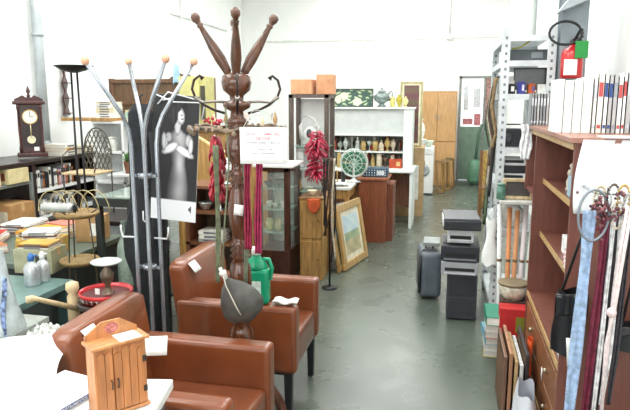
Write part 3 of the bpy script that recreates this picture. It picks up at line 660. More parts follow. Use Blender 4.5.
# old trunk/headboard
t = thing('carved_headboard', 'brown carved wooden headboard standing behind the tube coat rack', 'headboard', (-3.15, 6.75, 0))
HB = wood('64492f', .5)
MB().box(-.86, .42, -.02, .02, .3, 1.93).build('panel', HB, t)
for x in (-.88, .42): MB().box(x-.03, x+.03, -.035, .035, 0, 1.96, bev=.008).build('post', wood('6a4a30'), t)
MB().box(-.88, .42, -.04, .035, 1.64, 1.69, bev=.008).build('rail', wood('6a4a30'), t)
MB().box(-.88, .42, -.045, .035, 1.9, 1.95, bev=.008).build('top_rail', wood('6a4a30'), t)
b = MB(); b.prism([(-.12, 1.95)]+[(-.12+.36*k/10, 1.95+.06*math.sin(PI*k/10)+.012*math.sin(k*2.2)) for k in range(1, 10)]+[(.24, 1.95)], .03, 'y', -.02); b.build('carved_crest', wood('6a4a30'), t)
tag(MB().grid(lambda u, v: (.1*(u-.5)*(1-.4*v), .01*math.sin(9*u), -.22*(1-v)+.03*math.sin(PI*u)), 10, 8).build('blue_cloth', mat('a8cce4', .8, 0, .15), loc=tuple(atY(176, 66, 6.70)), solid=.01), 'light blue cloth hung over the right end of the headboard', 'cloth')
# lattice chair
t = thing('lattice_chair', 'silver wire chair with lattice back standing on the dark table', 'chair', (-3.32, 5.05, .62))
WR = mat('5a554c', .4, .4, .2, 20)
b = MB()
for i in range(-4, 9):
    for s in (-1, 1):
        p_ = []
        for k in range(9):
            z = .42+k/8*.38; x = i*.045-.09+s*(z-.42)*.45+(0 if s > 0 else .17)
            half = .15*math.sqrt(max(0, 1-((z-.55)/.28)**2)) if z > .55 else .15
            if abs(x) <= half+.005: p_.append((x, .16+.05*(z-.42), z))
        if len(p_) > 1: b.tube(p_, .0055, 5)
b.build('lattice_back', WR, t)
b = MB(); b.tube([(-.15, .16, .0), (-.15, .16, .55)]+[(-.15*math.cos(k*PI/10), .18, .55+.27*math.sin(k*PI/10)) for k in range(11)]+[(.15, .16, .55), (.15, .16, 0)], .007, 6); b.build('back_frame', WR, t)
b = MB(); b.box(-.17, .17, -.17, .17, .40, .42, bev=.006); b.build('seat', mat('c8b088', .6, 0, .2), t)
for s in (-1, 1):
    MB().tube([(s*.16, -.15, 0), (s*.16, -.15, .4)], .008, 6).build('leg', WR, t)
    MB().tube([(s*.15, .16, .62), (s*.2, .02, .62), (s*.19, -.12, .56), (s*.16, -.15, .42)], .006, 6).build('armrest', WR, t)
# low dark display table and second shelving (centre-left)
t = thing('dark_side_table', 'dark low table under the lattice chair', 'table', (-3.3, 5.1, 0))
MB().box(-.35, .55, -.3, .3, .58, .62, bev=.005).build('tabletop', DK, t)
for sx in (-.32, .52):
    for sy in (-.27, .27): MB().box(sx-.02, sx+.02, sy-.02, sy+.02, 0, .58).build('leg', DK, t)
# tall black glass-topped table
t = thing('black_glass_table', 'black framed high table with a glass top left of the tube coat rack', 'table', (-2.2, 4.02, 0))
MB().box(-.26, .3, -.25, .25, .955, 1.015, bev=.003).build('table_frame', mat('202220', .4), t)
MB().box(-.25, .29, -.24, .24, 1.016, 1.026).build('glass_top', mat('93a59c', .08, 0, .1, 3, coat=.5), t)
for sx in (-.23, .27):
    for sy in (-.22, .22): MB().box(sx-.022, sx+.022, sy-.022, sy+.022, 0, .985).build('leg', mat('202220', .4), t)
MB().box(-.25, .29, -.24, .24, .3, .32).build('lower_shelf', mat('2c2e2a', .5), t)
for i, (x, y, r, h, c) in enumerate([(-2.33, 3.95, .06, .5, 'b8ccbc'), (-2.18, 3.98, .055, .56, 'a8c4b4'), (-2.03, 3.92, .06, .44, 'd4dcd0')]):
    ware('bottle', f'tall {["pale green","sea green","milky white"][i]} glass floor vase on the lower shelf of the high black table', 'vase', x, y, .322, r, h, c, name='glass_vase', alpha=.75)
ware('vase', 'green potted glass vase on the high black table beside the coat rack', 'vase', -2.12, 4.1, 1.027, .05, .16, '6f8f58')
ware('bowl', 'white ceramic bowl on the high black table', 'bowl', -2.0, 3.95, 1.027, .07, .06, 'e9ebe6')
ware('figurine', 'maroon figurine at the back of the high black table', 'figurine', -2.3, 4.12, 1.027, .04, .2, '7a3a40')
# leafy pot
t = thing('potted_plant', 'green leafy plant in a pot in the lowest visible white cube', 'plant', (-3.45, 6.05, .9))
b = MB()
for i in range(40):
    a = random.uniform(0, 2*PI); l = random.uniform(.08, .16); e = random.uniform(.3, 1.3); d = Vector((math.cos(a)*math.cos(e), math.sin(a)*math.cos(e), math.sin(e))); s_ = Vector((-math.sin(a), math.cos(a), 0))*.014
    o = Vector((0, 0, .12)); v = [b.bm.verts.new(p) for p in (o, o+d*l*.5+s_, o+d*l, o+d*l*.5-s_)]; b.bm.faces.new(v)
o = b.build('leaves', mat('5a9048', .6, 0, .3), t); o['kind'] = 'stuff'
MB().lathe([(.05, 0), (.07, .12), (.072, .13), (.06, .12)], seg=16).build('pot', mat('8a5a40', .7), t)
tag(MB().box(-.2, .2, -.15, .15, 0, .02).build('wall_bracket_shelf', WH, loc=(-3.45, 6.05, .878)), 'white board in front of the white cube shelves carrying the green plant', 'shelf')
# ================================================================== LEFT FOREGROUND: STAND, BOXES, BOTTLES
t = thing('teal_bench', 'teal painted low bench with metal bottles on it', 'bench', (-2.45, 2.72, 0), 0)
TL = mat('2f4c4c', .5, 0, .12, 6)
MB().box(-.3, .28, -.42, .36, .60, .64, bev=.005).build('bench_top', mat('64807c', .35, 0, .12, 6), t)
MB().box(-.28, .25, -.38, -.36, .1, .60).build('front_panel', TL, t)
for sx in (-.26, .24):
    for sy in (-.38, .32): MB().box(sx-.03, sx+.03, sy-.03, sy+.03, 0, .60).build('leg', TL, t)
def spray(label, p, r, h, col, cap):
    t = thing('metal_bottle', label, 'bottle', p, group=None)
    MB().lathe([(r*.95, 0), (r, .01), (r, h*.55), (r*.75, h*.66), (r*.35, h*.74), (r*.35, h*.78)], seg=18).build('bottle_body', mat(col, .3, .6, .15, 20), t)
    MB().lathe([(r*.4, h*.77), (r*.45, h*.79), (r*.45, h*.9), (r*.2, h)], seg=14).build('cap', mat(cap, .4), t)
    MB().tube([(r*.3, 0, h*.92), (r*.9, 0, h*.95)], r*.15, 8).build('spout', mat(cap, .4), t)
spray('silver bottle with a blue neck on the teal bench', tuple(atZ(33, 285, .64)), .044, .19, 'c4c8cc', '2f68a8')
spray('silver bottle with a white knob beside the blue-necked one', tuple(atZ(44, 281, .64)), .038, .18, 'd0d2d2', 'f0f0ee')
t_ = carton('striped_carton', 'cream carton with dark stripes behind the metal bottles', tuple(atZ(35, 276, .64)+Vector((-.05, .13, 0))), .25, .18, .15, 'a4a284', rz=.1, label_col='35352c')
_s = atZ(35, 276, .64)
t = thing('low_counter', 'low counter piled with magazines and a yellow box at the left', 'counter', (-3.05, 3.88, 0))
MB().box(-.75, .45, -.45, .52, .56, .6, bev=.005).build('counter_top', mat('5f6c60', .4, 0, .15), t)
MB().box(-.72, .42, -.42, .5, 0, .56).build('counter_base', mat('282e2c', .6), t)
z = carton('yellow_carton', 'open yellow-brown box of papers on the low counter', (-2.85, 3.72, .602), .28, .24, .12, 'b89448', rz=.15, open_=False)
cols = ['d8a040', 'e8c840', 'b06a38', 'ece8dc', 'd88070', 'c03028', 'f6f6f2', '7a4a2c']
for i, (x, y, n) in enumerate([(-3.3, 3.62, 3), (-3.5, 3.9, 4), (-3.1, 4.05, 4), (-3.45, 4.3, 5), (-3.05, 4.35, 5)]):
    stack('magazine', f'{["nearest the metal shelf","left of the yellow box","behind the yellow box","at counter back left","at counter back right"][i]}', x, y, .602, n, .24, .3, (.012, .03), cols, 'magazines piled on the low counter', random.uniform(-.5, .5), cat='magazine')
stack('magazine', 'on the striped carton', _s.x-.05, _s.y+.13, .792, 3, .2, .15, (.008, .014), cols, 'magazines on the striped carton', .1, 'magazine')
stack('magazine', 'on the yellow carton', -2.85, 3.72, .726, 4, .22, .18, (.008, .016), cols, 'magazines on the yellow carton', .4, 'magazine')
carton('brown_box', 'small brown box beside the wire plant stand', (-2.75, 4.2, .602), .2, .2, .2, 'b08a5c', rz=.2)
# wire plant stand
gx, gy = atY(80, 262, 3.25).x, 3.25
t = thing('wire_plant_stand', 'brass coloured wire plant stand with two round wicker trays', 'plant stand', (gx, gy, 0))
GW = mat('5c5040', .35, .5, .2)
for k in range(3):
    a = k*2*PI/3+.4; c, s = math.cos(a), math.sin(a)
    MB().tube([(c*.2, s*.2, 0), (c*.11, s*.11, .3), (c*.09, s*.09, .74), (c*.07, s*.07, 1.0), (c*.13, s*.13, 1.04)], .005, 6).build('leg', GW, t)
TR = mat('94784a', .7, 0, .25, 60, bump=.4)
for z_, r_ in ((.70, .115), (1.0, .13)):
    b = MB(); b.lathe([(r_*.9, z_-.01), (r_, z_), (r_+.008, z_+.012), (r_, z_+.022), (r_*.93, z_+.01), (.01, z_+.008)], seg=26); b.build('wicker_tray', TR, t)
for k in range(5):
    b = MB(); cx_ = -.12+.06*k; b.tube([(cx_-.09, .02*k-.05, 1.07)]+[(cx_+.10*-math.cos(PI*j/10), .02*k-.05, 1.07+.13*math.sin(PI*j/10)) for j in range(11)], .0032, 6)
    tag(b.build('wicker_hoop', mat('b8a878', .6, 0, .2), loc=(gx-.01, gy, -.045)), f'straw coloured hoop, {ORD[k]} from the left on the wire plant stand', 'hoop', 'straw hoops on the plant stand')
t = thing('silver_ornament', 'silver and white ribbed ornament lying on the upper wicker tray', 'ornament', (gx-.06, gy-.1, 1.06))
b = MB(); b.lathe([(.004, -.13), (.03, -.125)]+[(.03+.012*(k % 2), -.12+.02*k) for k in range(12)]+[(.03, .13), (.004, .135)], seg=16); b.build('ribbed_body', mat('c4c4c0', .25, .4, .1), t, rot=(0, PI/2, 0)); t.scale = (.8, .8, .8)
b = MB(); [b.tube([(.15, 0, 0), (.15+.0, .035*math.cos(k*PI/4), .035*math.sin(k*PI/4))], .006, 6) for k in range(8)]; b.tube([(.1, 0, 0), (.16, 0, 0)], .012, 8); b.build('rosette', BK, t)
# wooden towel rail
t = thing('wooden_peg_rail', 'pale wood rail with turned post and knobbed bar behind the nearest chair', 'rail', (-1.93, 2.58, 0), 0)
PW = mat('dcc49c', .5, 0, .12, 12, 'wood')
pz = atY(74, 312, 2.58); pt = atY(74, 285, 2.58); px_ = pz.x+1.93
MB().lathe([(.035, 0), (.03, .1), (.024, .5), (.03, .6), (.028, pt.z-.06), (.02, pt.z-.045), (.034, pt.z-.02), (.03, pt.z+.01), (.008, pt.z+.02)], px_, 0, 0, 18).build('turned_post', PW, t)
e0 = atY(26, 300, 2.40); e1 = atY(80, 309, 2.58)
MB().tube([(e0.x+1.93-.0, e0.y-2.58, e0.z), (e0.x+1.93+.02, e0.y-2.58+.02, e0.z), (e0.x+1.93+.03, e0.y-2.58+.03, e0.z-.002), (e1.x+1.93, 0, e1.z)], [.017, .019, .012, .014], 10).build('bar', PW, t)
MB().box(px_-.15, px_+.15, -.03, .03, 0, .04, bev=.01).build('foot', PW, t)
MB().box(px_-.03, px_+.03, -.18, .18, 0, .03, bev=.01).build('foot', PW, t)
# red tray on stool with pedestal dish
bp_ = atY(106, 290, 2.6)
t = thing('round_stool', 'small dark stool under the red lettered tray', 'stool', (bp_.x, 2.6, 0))
zt = bp_.z-.05
MB().lathe([(.13, zt-.03), (.14, zt-.02), (.14, zt-.002), (.13, zt)], seg=24).build('seat', DK, t)
for k in range(3):
    a = k*2*PI/3; MB().tube([(math.cos(a)*.1, math.sin(a)*.1, zt-.03), (math.cos(a)*.16, math.sin(a)*.16, 0)], [.014, .01], 8).build('leg', DK, t)
t = thing('red_tray', 'round red enamel tray with white lettering on its dark rim', 'tray', (bp_.x, 2.6, zt))
MB().lathe([(.10, 0), (.115, .005), (.128, .035), (.132, .05), (.126, .052), (.118, .03), (.108, .012), (.02, .01)], seg=36).build('tray_body', mat('c81e24', .3, 0, .08, coat=.4), t)
MB().lathe([(.106, .0105), (.106, .013)], seg=30).build('tray_paper', mat('efe2c4', .6, 0, .2, 20), t)
MB().lathe([(.1205, .012), (.1285, .033)], seg=36).build('dark_band', mat('5a1418', .4), t)
for k, ch in enumerate('SMITTEN'):
    a = math.radians(-128+k*12.5); R_ = .1285
    lettering('letter', ch, .026, mat('f4f0e8', .5), t, (math.cos(a)*R_, math.sin(a)*R_, .022), rot=(PI/2+.3, 0, a+PI/2))
t = thing('pedestal_dish', 'glass and pewter pedestal dish standing in the red tray', 'dish', (bp_.x+.005, 2.61, zt+.0135))
MB().lathe([(.05, 0), (.045, .01), (.02, .03), (.012, .06), (.03, .09), (.035, .12), (.012, .15), (.01, .17)], seg=18).build('pedestal', mat('7a6a58', .35, .5, .3), t)
MB().lathe([(.012, .168), (.07, .175), (.078, .185), (.07, .182), (.01, .175)], seg=24).build('dish_plate', mat('cfd6d2', .15, .2, .1), t)
MB().box(-.04, -.015, -.052, -.05, .025, .055).build('price_tag', TAG, t)
# clear plastic bag
t = thing('plastic_bag', 'crumpled clear plastic bag with blue lining at the left edge', 'bag', tuple(atY(4, 330, 2.15)))
b = MB(); b.grid(lambda u, v: ((math.cos(u*2*PI)*.09)*(1-.75*v)*(1+.12*math.sin(u*19+v*5)), (math.sin(u*2*PI)*.08)*(1-.75*v)*(1+.12*math.sin(u*23-v*7)), v*.36), 40, 16); b.build('bag_body', mat('c9d4d6', .15, 0, .25, 12, alpha=.7, bump=.8), t)
b = MB(); b.grid(lambda u, v: (.05+.004*math.sin(v*9)+.022*(u-.5), -.07+.04*v, v*.3-.05), 6, 20); b.build('blue_lining', mat('7488b0', .3, 0, .9, 60, bump=.6), t, solid=.003)
tag(MB().box(-.35, .1, -.3, .2, 0, .03, bev=.004).build('grey_board', mat('9a9f98', .5), loc=(t.location.x-.02, 2.15, t.location.z-.032)), 'grey board carrying the clear plastic bag', 'board')
# crumpled foil/papers between table and rail
b = MB(); b.grid(lambda u, v: ((u-.5)*.22, (v-.5)*.18, .025+.02*math.sin(u*23+v*9)*math.cos(v*27-u*6)+.03*math.sin(PI*u)*math.sin(PI*v)), 22, 18, smooth=False); tag(b.build('crumpled_foil', mat('dfe2dc', .2, .5, .2, 20), loc=tuple(atY(40, 333, 2.25)-Vector((0, 0, .03))), solid=.002), 'crumpled silver foil behind the white cloth', 'foil')
# floor-level box below foil to carry it
fz = atY(40, 333, 2.25)
carton('packing_box', 'olive box under the crumpled foil', (fz.x-.02, 2.27, 0), .42, .3, fz.z-.032, '8c9270', rz=.0, label_col='c8c8a0')
# ================================================================== CENTRE: CABINETS
OC2 = wood('b58a4c', .45); OC3 = wood('a9804a', .45)
t = thing('ochre_cabinet', 'long ochre wooden cabinet behind the poster, its top crowded with ornaments', 'cabinet', (-2.25, 6.2, 0))
MB().box(-.62, .45, -.2, .2, 0, 1.37, bev=.005).build('cabinet_body', OC2, t)
MB().box(-.66, .49, -.24, .22, 1.37, 1.40, bev=.006).build('cabinet_top', wood('9a7650'), t)
for i in range(3):
    x0 = -.6+i*.35; d_ = MB().box(x0, x0+.33, -.215, -.2, .12, 1.34, bev=.006).build('door', OC3, t); MB().ball(x0+.3, -.225, .8, .012).build('knob', mat('8a6a3a', .3, .7), d_)
t = thing('green_cabinet', 'narrow yellow-green cupboard standing on the ochre cabinet behind the coat stand', 'cupboard', (-2.69, 6.2, 1.402))
MB().box(-.15, .15, -.13, .13, 0, .55, bev=.004).build('cupboard_body', mat('c4bf7c', .5, 0, .08), t)
d_ = MB().box(-.14, .09, -.145, -.13, .02, .53, bev=.004).build('door', mat('cfca88', .5, 0, .08), t); MB().ball(.07, -.15, .28, .01).build('knob', mat('5a4a30', .4), d_)
MB().box(.1, .15, -.14, -.13, .1, .45).build('dark_slot', mat('4a4838', .6), t)
OBJ = [('figurine', 'cream', 'e0d4b0'), ('vase', 'amber', 'c89a50'), ('bottle', 'clear grey', 'c8d0cc'), ('goblet', 'pale', 'dfe4e0'), ('candlestick', 'brass', 'b08c48'), ('jar', 'white', 'eeeeea'), ('urn', 'tan', 'b89468'), ('cup', 'pale pink', 'dcb8b0')]
for i in range(11):
    k, cn, c = OBJ[(i*3) % 8]; x = -2.46+i*.068
    ware(k, f'small {cn} {k} on the ochre cabinet, {ORD[i]} from the left', k, x, 6.1+.07*(i % 2), 1.402, random.uniform(.022, .03), random.uniform(.11, .2), c, group='ornaments on the ochre cabinet', alpha=1)
# red flowers on the left end
t = thing('red_flowers', 'small bunch of red and white flowers at the left end of the ochre cabinet', 'flowers', (-2.72, 5.93, 1.37))
b = MB()
for i in range(26): b.ball(random.uniform(-.09, .09), random.uniform(-.03, .03), random.uniform(.03, .11), random.uniform(.012, .02), seg=8)
b.build('blooms', mat('c03048', .7, 0, .6, 40), t)['kind'] = 'stuff'
MB().box(-.1, .1, -.035, .035, 0, .035, bev=.005).build('trough', mat('7a6a50', .7), t)
t.location = (-2.86+.02, 6.06, 1.402)
t.location = (-2.45, 6.04, 1.402)
# brown low bookcase left of coat stand with silverware
t = thing('brown_low_shelf', 'brown wooden open shelf with silverware left of the wooden coat stand', 'shelf', (-1.72, 4.3, 0))
BW = wood('7a4c30', .4)
for x in (-.2, .17): MB().box(x, x+.03, -.17, .17, 0, 1.06).build('side_panel', BW, t)
for z in (.3, .62, .86, 1.05): MB().box(-.2, .2, -.17, .17, z, z+.022).build('shelf', BW, t)
MB().box(-.2, .2, .16, .17, 0, 1.06).build('back_panel', wood('6a5a44'), t)
ware('urn', 'silver lidded urn on the top of the brown low shelf', 'urn', -1.62, 4.25, 1.073, .06, .2, 'c8ccca', .8, .2, handle=True)
ware('goblet', 'silver goblet inside the brown low shelf', 'goblet', -1.66, 4.2, .883, .04, .13, 'd0d4d2', .8, .2)
ware('bowl', 'silver bowl inside the brown low shelf', 'bowl', -1.78, 4.2, .883, .06, .06, 'c4c8c6', .8, .2)
stack('book', 'in the brown low shelf', -1.72, 4.22, .643, 3, .2, .16, (.02, .04), ['f6f6f2', 'b8b8b8', 'ece8dc'], 'white books lying in the brown shelf')
# scroll top ochre panel
t = thing('ochre_headboard', 'curved ochre wooden bed end leaning behind the brown low shelf', 'bed end', (-2.0, 4.9, 0))
b = MB(); b.prism([(-.32, 0), (.35, 0), (.35, 1.25), (.2, 1.22), (.05, 1.26), (-.12, 1.36), (-.32, 1.42)], .03, 'y'); b.build('panel', OC2, t)
b = MB(); b.tube([(.35, .015, 1.26), (.2, .015, 1.23), (.05, .015, 1.27), (-.12, .015, 1.37), (-.32, .015, 1.43)], .018, 8); b.build('scrolled_rail', wood('d0b070'), t)
# glass display cabinet (front faces -y)
def vitrine(name, label, x0, x1, y0, y1, h, col, shelves, top, back='dfe6e0', post=.05, base=.35):
    t = thing(name, label, 'display cabinet', ((x0+x1)/2, (y0+y1)/2, 0)); W = (x1-x0)/2; D = (y1-y0)/2; m = wood(col, .35)
    MB().box(-W, W, -D, D, 0, base, bev=.004).build('base_panel', m, t)
    for sx in (-1, 1):
        for sy in (-1, 1):
            xa = W-post if sx > 0 else -W; ya = D-post if sy > 0 else -D
            MB().box(xa, xa+post, ya, ya+post, base, h, bev=.003).build('corner_post', m, t)
    b = MB(); b.box(-W, W, -D, D, h-post*.8, h); b.build('head_rail', m, t)
    if top: MB().box(-W-.02, W+.04, -D-.04, D+.02, h, h+.025, bev=.005).build('cabinet_top', mat(top, .5, 0, .05), t)
    MB().box(-W+post, W-post, D-.012, D-.004, base, h-post).build('back_panel', mat(back, .5, 0, .1, 5), t)
    g = glass()
    for z in shelves: MB().box(-W+.01, W-.01, -D+.012, D-.015, z, z+.007).build('glass_shelf', mat('9cbcae', .1, 0, .05, alpha=.6), t)
    if top: MB().box(-W+post, W-post, -D+.003, -D+.006, base, h-post).build('glass_door', mat('e8f2ee', .03, 0, 0, 5, alpha=.12), t)
    if top: MB().box(W-.006, W-.003, -D+post, D-post, base, h-post).build('glass_side', mat('e8f2ee', .03, 0, 0, 5, alpha=.12), t)
    return t
vitrine('glass_display_cabinet', 'dark wood and glass display cabinet with a white top, right of the coat stand', -1.74, -1.42, 5.3, 5.72, 1.09, '4a2c22', (.46, .68, .88), 'efeeea', back='d4e4d8', base=.3)
for i, (x, z, k, c, cn, h, r) in enumerate([(-1.66, .888, 'bowl', '3e4a48', 'dark green', .05, .05), (-1.55, .888, 'bowl', '566460', 'grey green', .07, .05), (-1.66, .688, 'cup', 'dfe8da', 'pale', .06, .03), (-1.6, .688, 'cup', 'd4e0c8', 'light green', .05, .03), (-1.52, .688, 'jar', 'e8e8e0', 'white', .08, .028),
        (-1.66, .468, 'jar', 'd8dc9c', 'yellow green', .11, .04), (-1.57, .468, 'jar', 'e4e0a8', 'cream yellow', .12, .035), (-1.49, .468, 'goblet', 'd8e0d8', 'clear', .1, .03)]):
    ware(k, f'{cn} {k} on the {["upper","middle","lower"][0 if z > .8 else 1 if z > .6 else 2]} glass shelf of the white-topped display cabinet', k, x, 5.46, z, r, h, c)
# tall case with white back
t = vitrine('tall_display_case', 'tall dark framed display case with white back holding white sculptures', -1.62, -1.2, 6.05, 6.4, 1.76, '54443a', (.75, 1.22), None, back='ffffff', post=.045, base=.3)
t = thing('swan_sculpture', 'white swan-necked sculpture in the upper half of the tall display case', 'sculpture', (-1.42, 6.2, 1.228))
b = MB(); b.ball(0, 0, .11, .085, 1, .6, 1.1, 18); b.tube([(.03, 0, .1), (.09, 0, .2), (.03, 0, .28), (-.04, 0, .32), (-.07, 0, .3)], [.03, .022, .018, .016, .008], 10); b.tube([(-.08, 0, .08), (-.11, 0, .2), (-.08, 0, .26)], [.04, .02, .005], 10); b.build('swan_body', mat('dcdedc', .4, 0, .05), t)
MB().ball(-.005, -.055, .13, .03, 1, .3, 1.6).build('dark_hollow', mat('4a4a4c', .5), t)
ware('jar', 'white lidded jar below the swan sculpture', 'jar', -1.53, 6.18, 1.0, .045, .2, 'e6e8e6')
tag(MB().box(-1.58, -1.24, 6.08, 6.3, .985, .998).build('glass_ledge', mat('b8c4be', .2, 0, .05)), 'glass ledge in the middle of the tall display case', 'shelf')
ware('goblet', 'white goblet beside the lidded jar in the tall case', 'goblet', -1.43, 6.18, 1.0, .04, .19, 'dfe1df')
ware('figurine', 'small brass figurine in the lower part of the tall display case', 'figurine', -1.55, 6.2, .759, .035, .13, 'c8a050', .6)
ware('bowl', 'shallow white dish beside the brass figurine', 'bowl', -1.44, 6.18, .759, .06, .035, 'efece2')
carton('cardboard_box', 'tan cardboard box on top of the tall display case, left one', (-1.50, 6.22, 1.762), .22, .24, .15, 'd8a078', rz=.0, label_col='d09870', tape=False)
carton('cardboard_box', 'taller tan cardboard box on top of the tall display case, right one', (-1.27, 6.28, 1.762), .17, .2, .2, 'd49a72', rz=.0, label_col='cc9068', tape=False)
# ochre drawer cabinet next to glass cabinet
t = thing('ochre_drawer_unit', 'yellow-brown wooden unit right of the glass display cabinet', 'cabinet', (-1.22, 5.62, 0))
MB().box(-.13, .09, -.2, .25, .0, .78, bev=.004).build('unit_body', OC2, t)
MB().box(-.14, .1, -.21, .26, .78, .80, bev=.004).build('unit_top', wood('8a6238'), t)
for z in (.03, .41): d_ = MB().box(-.12, .08, -.212, -.2, z, z+.35, bev=.005).build('door', OC3, t); MB().ball(.05, -.222, z+.18, .01).build('knob', mat('7a5a30', .3, .6), d_)
tag(MB().grid(lambda u, v: (.12*(u-.5), -.03-.012*math.sin(7*u)-.0*v, -.14*v*(.5+.5*math.sin(PI*u))), 10, 8).build('orange_cloth', mat('c8582c', .8, 0, .2), loc=(-1.2, 5.385, .80), solid=.006), 'orange-red cloth hanging over the front of the yellow-brown unit', 'cloth')
ware('bowl', 'cream bowl on the yellow-brown unit', 'bowl', -1.26, 5.55, .802, .05, .05, 'e4d8b8')
ware('candlestick', 'dark bottle-shaped candlestick on the yellow-brown unit', 'candlestick', -1.17, 5.6, .802, .03, .16, '5a4438')
# belt stand
bx_ = atY(330, 200, 5.2); BX = bx_.x
t = thing('belt_stand', 'thin dark metal stand with belts hanging, right of the yellow-brown unit', 'stand', (BX, 5.2, 0))
MB().tube([(0, 0, .01), (0, 0, 1.2)], .009, 8).build('pole', BK, t)
MB().lathe([(.07, 0), (.07, .012), (.02, .025)], seg=22).build('base', BK, t)
MB().tube([(-.06, 0, 1.19), (.06, 0, 1.19)], .007, 6).build('crossbar', BK, t)
for i in range(6):
    x = -.05+.02*i; L_ = random.uniform(.55, 1.05); c = ['2a201c', '4a3428', '1e1c1e', '6a4a34', '2e2624', 'c8bca8', '3a2a22'][i]
    o = hanging('belt', f'{["black","brown","black","tan","dark brown","pale","dark"][i]} belt, {ORD[i]} from the left on the thin metal stand', 'belt', [(0, 0, 0), (.03*math.sin(i*2), -.01, -.3), (.03*math.cos(i*1.7), -.012, -.6), (.02*math.sin(i*3), 0, -L_)], .016, .004, c, .004, .4, 'belts on the thin metal stand')
    o.location = (BX+x, 5.175-.012*(i % 3), 1.2)
# framed painting(s) leaning
def land(u, v):
    n = .5+.5*math.sin(u*9+math.sin(v*7)*2)*math.sin(v*11+u*3)
    if v > .55: return (.70+.1*n, .78+.08*n, .84)
    if v > .35: return (.52+.15*n, .60+.12*n, .52)
    return (.62+.18*n, .60+.12*n, .46+.1*n)
lean = -.17
GLD = 'b8935a'
picture('framed_painting', 'gilt framed landscape painting leaning against furniture on the aisle floor', .66, .66, .075, GLD, land, (-.90, 6.08, .006), PI/2-.22, lean*1.0, mount='e8e0c8', depth=.035)
picture('framed_painting', 'second gilt frame leaning just behind the landscape painting', .62, .6, .06, 'b08850', land, (-.985, 5.98, .006), PI/2-.1, lean, depth=.03)
# side table with fan
t = thing('wooden_side_table', 'wooden side table with white top carrying the green fan', 'table', (-1.28, 6.95, 0))
MB().box(-.26, .22, -.35, .35, .70, .73, bev=.004).build('tabletop', mat('e4e2da', .5, 0, .06), t)
MB().box(-.24, .2, -.33, .33, .60, .70).build('apron', OC2, t)
for sx in (-.22, .18):
    for sy in (-.31, .31): MB().box(sx-.025, sx+.025, sy-.025, sy+.025, 0, .6).build('leg', OC2, t)
fc = atY(354, 163, 7.1)
t = thing('desk_fan', 'round desk fan with green blades in a silver cage', 'fan', (fc.x, 7.1, .732), .1)
fz_ = fc.z-.732; R_ = .165
MB().lathe([(.09, 0), (.09, .015), (.03, .03), (.015, .05), (.015, fz_)], seg=20).build('stand', mat('dfe3df', .4), t)
b = MB()
for yy, rr in ((-.035, .9), (-.035, .6), (-.045, .3), (0, 1)): b.tube([(math.cos(k*PI/14)*R_*rr, yy, fz_+math.sin(k*PI/14)*R_*rr) for k in range(28)], .004 if rr < 1 else .008, 5, closed=True)
for k in range(12): a = k*PI/6; b.tube([(0, -.05, fz_), (math.cos(a)*R_*.6, -.042, fz_+math.sin(a)*R_*.6), (math.cos(a)*R_, 0, fz_+math.sin(a)*R_)], .0025, 4)
b.build('cage', mat('d8e0dc', .3, .4), t)
for k in range(4):
    b = MB(); a0 = k*PI/2
    b.grid(lambda u, v: (math.cos(a0+u*1.4)*(.03+v*.115), -.01+.02*u, fz_+math.sin(a0+u*1.4)*(.03+v*.115)), 6, 5); b.build('blade', mat('3a7a58', .35, 0, .1), t, solid=.003)
MB().lathe([(.035, -.03), (.03, .03)], seg=16).build('motor_hub', mat('b8e0c8', .4), t, loc=(0, .0, fz_), rot=(PI/2, 0, 0))
stack('magazine', 'on the side table front', -1.22, 6.72, .732, 3, .22, .16, (.008, .015), ['f6f6f2', 'ece8dc', 'b8b8b8'], 'magazines on the side table', .3, 'magazine')
for i in range(6):
    k, cn, c = [('bottle', 'grey', '9aa49e'), ('cup', 'white', 'ecece6'), ('jar', 'dark', '4a504c'), ('vase', 'silver', 'c0c6c2'), ('candlestick', 'brass', 'a88c50'), ('bottle', 'black', '2c2e2e')][i]
    ware(k, f'{cn} {k} on the white-topped side table left of the fan', k, -1.5+.055*i, 6.9+.1*(i % 3), .732, .026, .12+.03*(i % 3), c, group=None)
# brown counter
t = thing('brown_counter', 'red-brown panelled counter standing in the aisle beside the white hutch', 'counter', (-.83, 7.3, 0))
BR = wood('84482e', .35, .15)
MB().box(-.2, .13, -.22, .2, 0, .76, bev=.004).build('counter_body', BR, t)
MB().box(-.225, .15, -.245, .22, .76, .79, bev=.006).build('counter_top', wood('9a5c3c', .3, .15), t)
MB().box(.13, .2, -.1, .3, 0, .70).build('side_step', wood('7a4028', .35, .15), t)
carton('patterned_box', 'dark blue and white patterned box on the red-brown counter', (-.85, 7.25, .792), .3, .2, .1, '30485a', label_col='c8d4d8', tape=False)
t_ = bpy.data.objects['patterned_box']
b = MB()
for i in range(9):
    for j in range(3): b.ball(-.13+.032*i, -.1, .02+.03*j, .009, 1, .2, 1, 6)
b.build('painted_pattern', mat('b8c8d0', .5), t_)
# white hutch desk
HX0, HX1, HY, HD = -1.66, -.485, 8.2, .55
t = thing('white_hutch_desk', 'white desk with tall shelf hutch crowded with bric-a-brac', 'desk', (0, HY, 0)); HW = mat('e6ebe8', .5, 0, .03)
for x in (HX0, HX1-.12): MB().box(x, x+.12 if x > HX0 else x+.04, .1, HD, .78, 1.58).build('side_panel', HW, t)
MB().box(HX0-.02, HX1+.02, .08, HD+.01, 1.58, 1.605, bev=.004).build('top_board', HW, t)
MB().box(HX0, HX1, HD-.02, HD, .78, 1.58).build('back_panel', mat('c9c8c0', .6, 0, .1), t)
MB().box(HX0, HX1, .14, .16, 1.24, 1.575).build('pelmet', mat('d5dad8', .5, 0, .04), t)
MB().box(HX0, HX1-.12, .1, HD-.02, 1.215, 1.24).build('shelf', HW, t)
MB().box(HX0, HX1-.12, .14, HD-.02, .98, 1.0).build('shelf', HW, t)
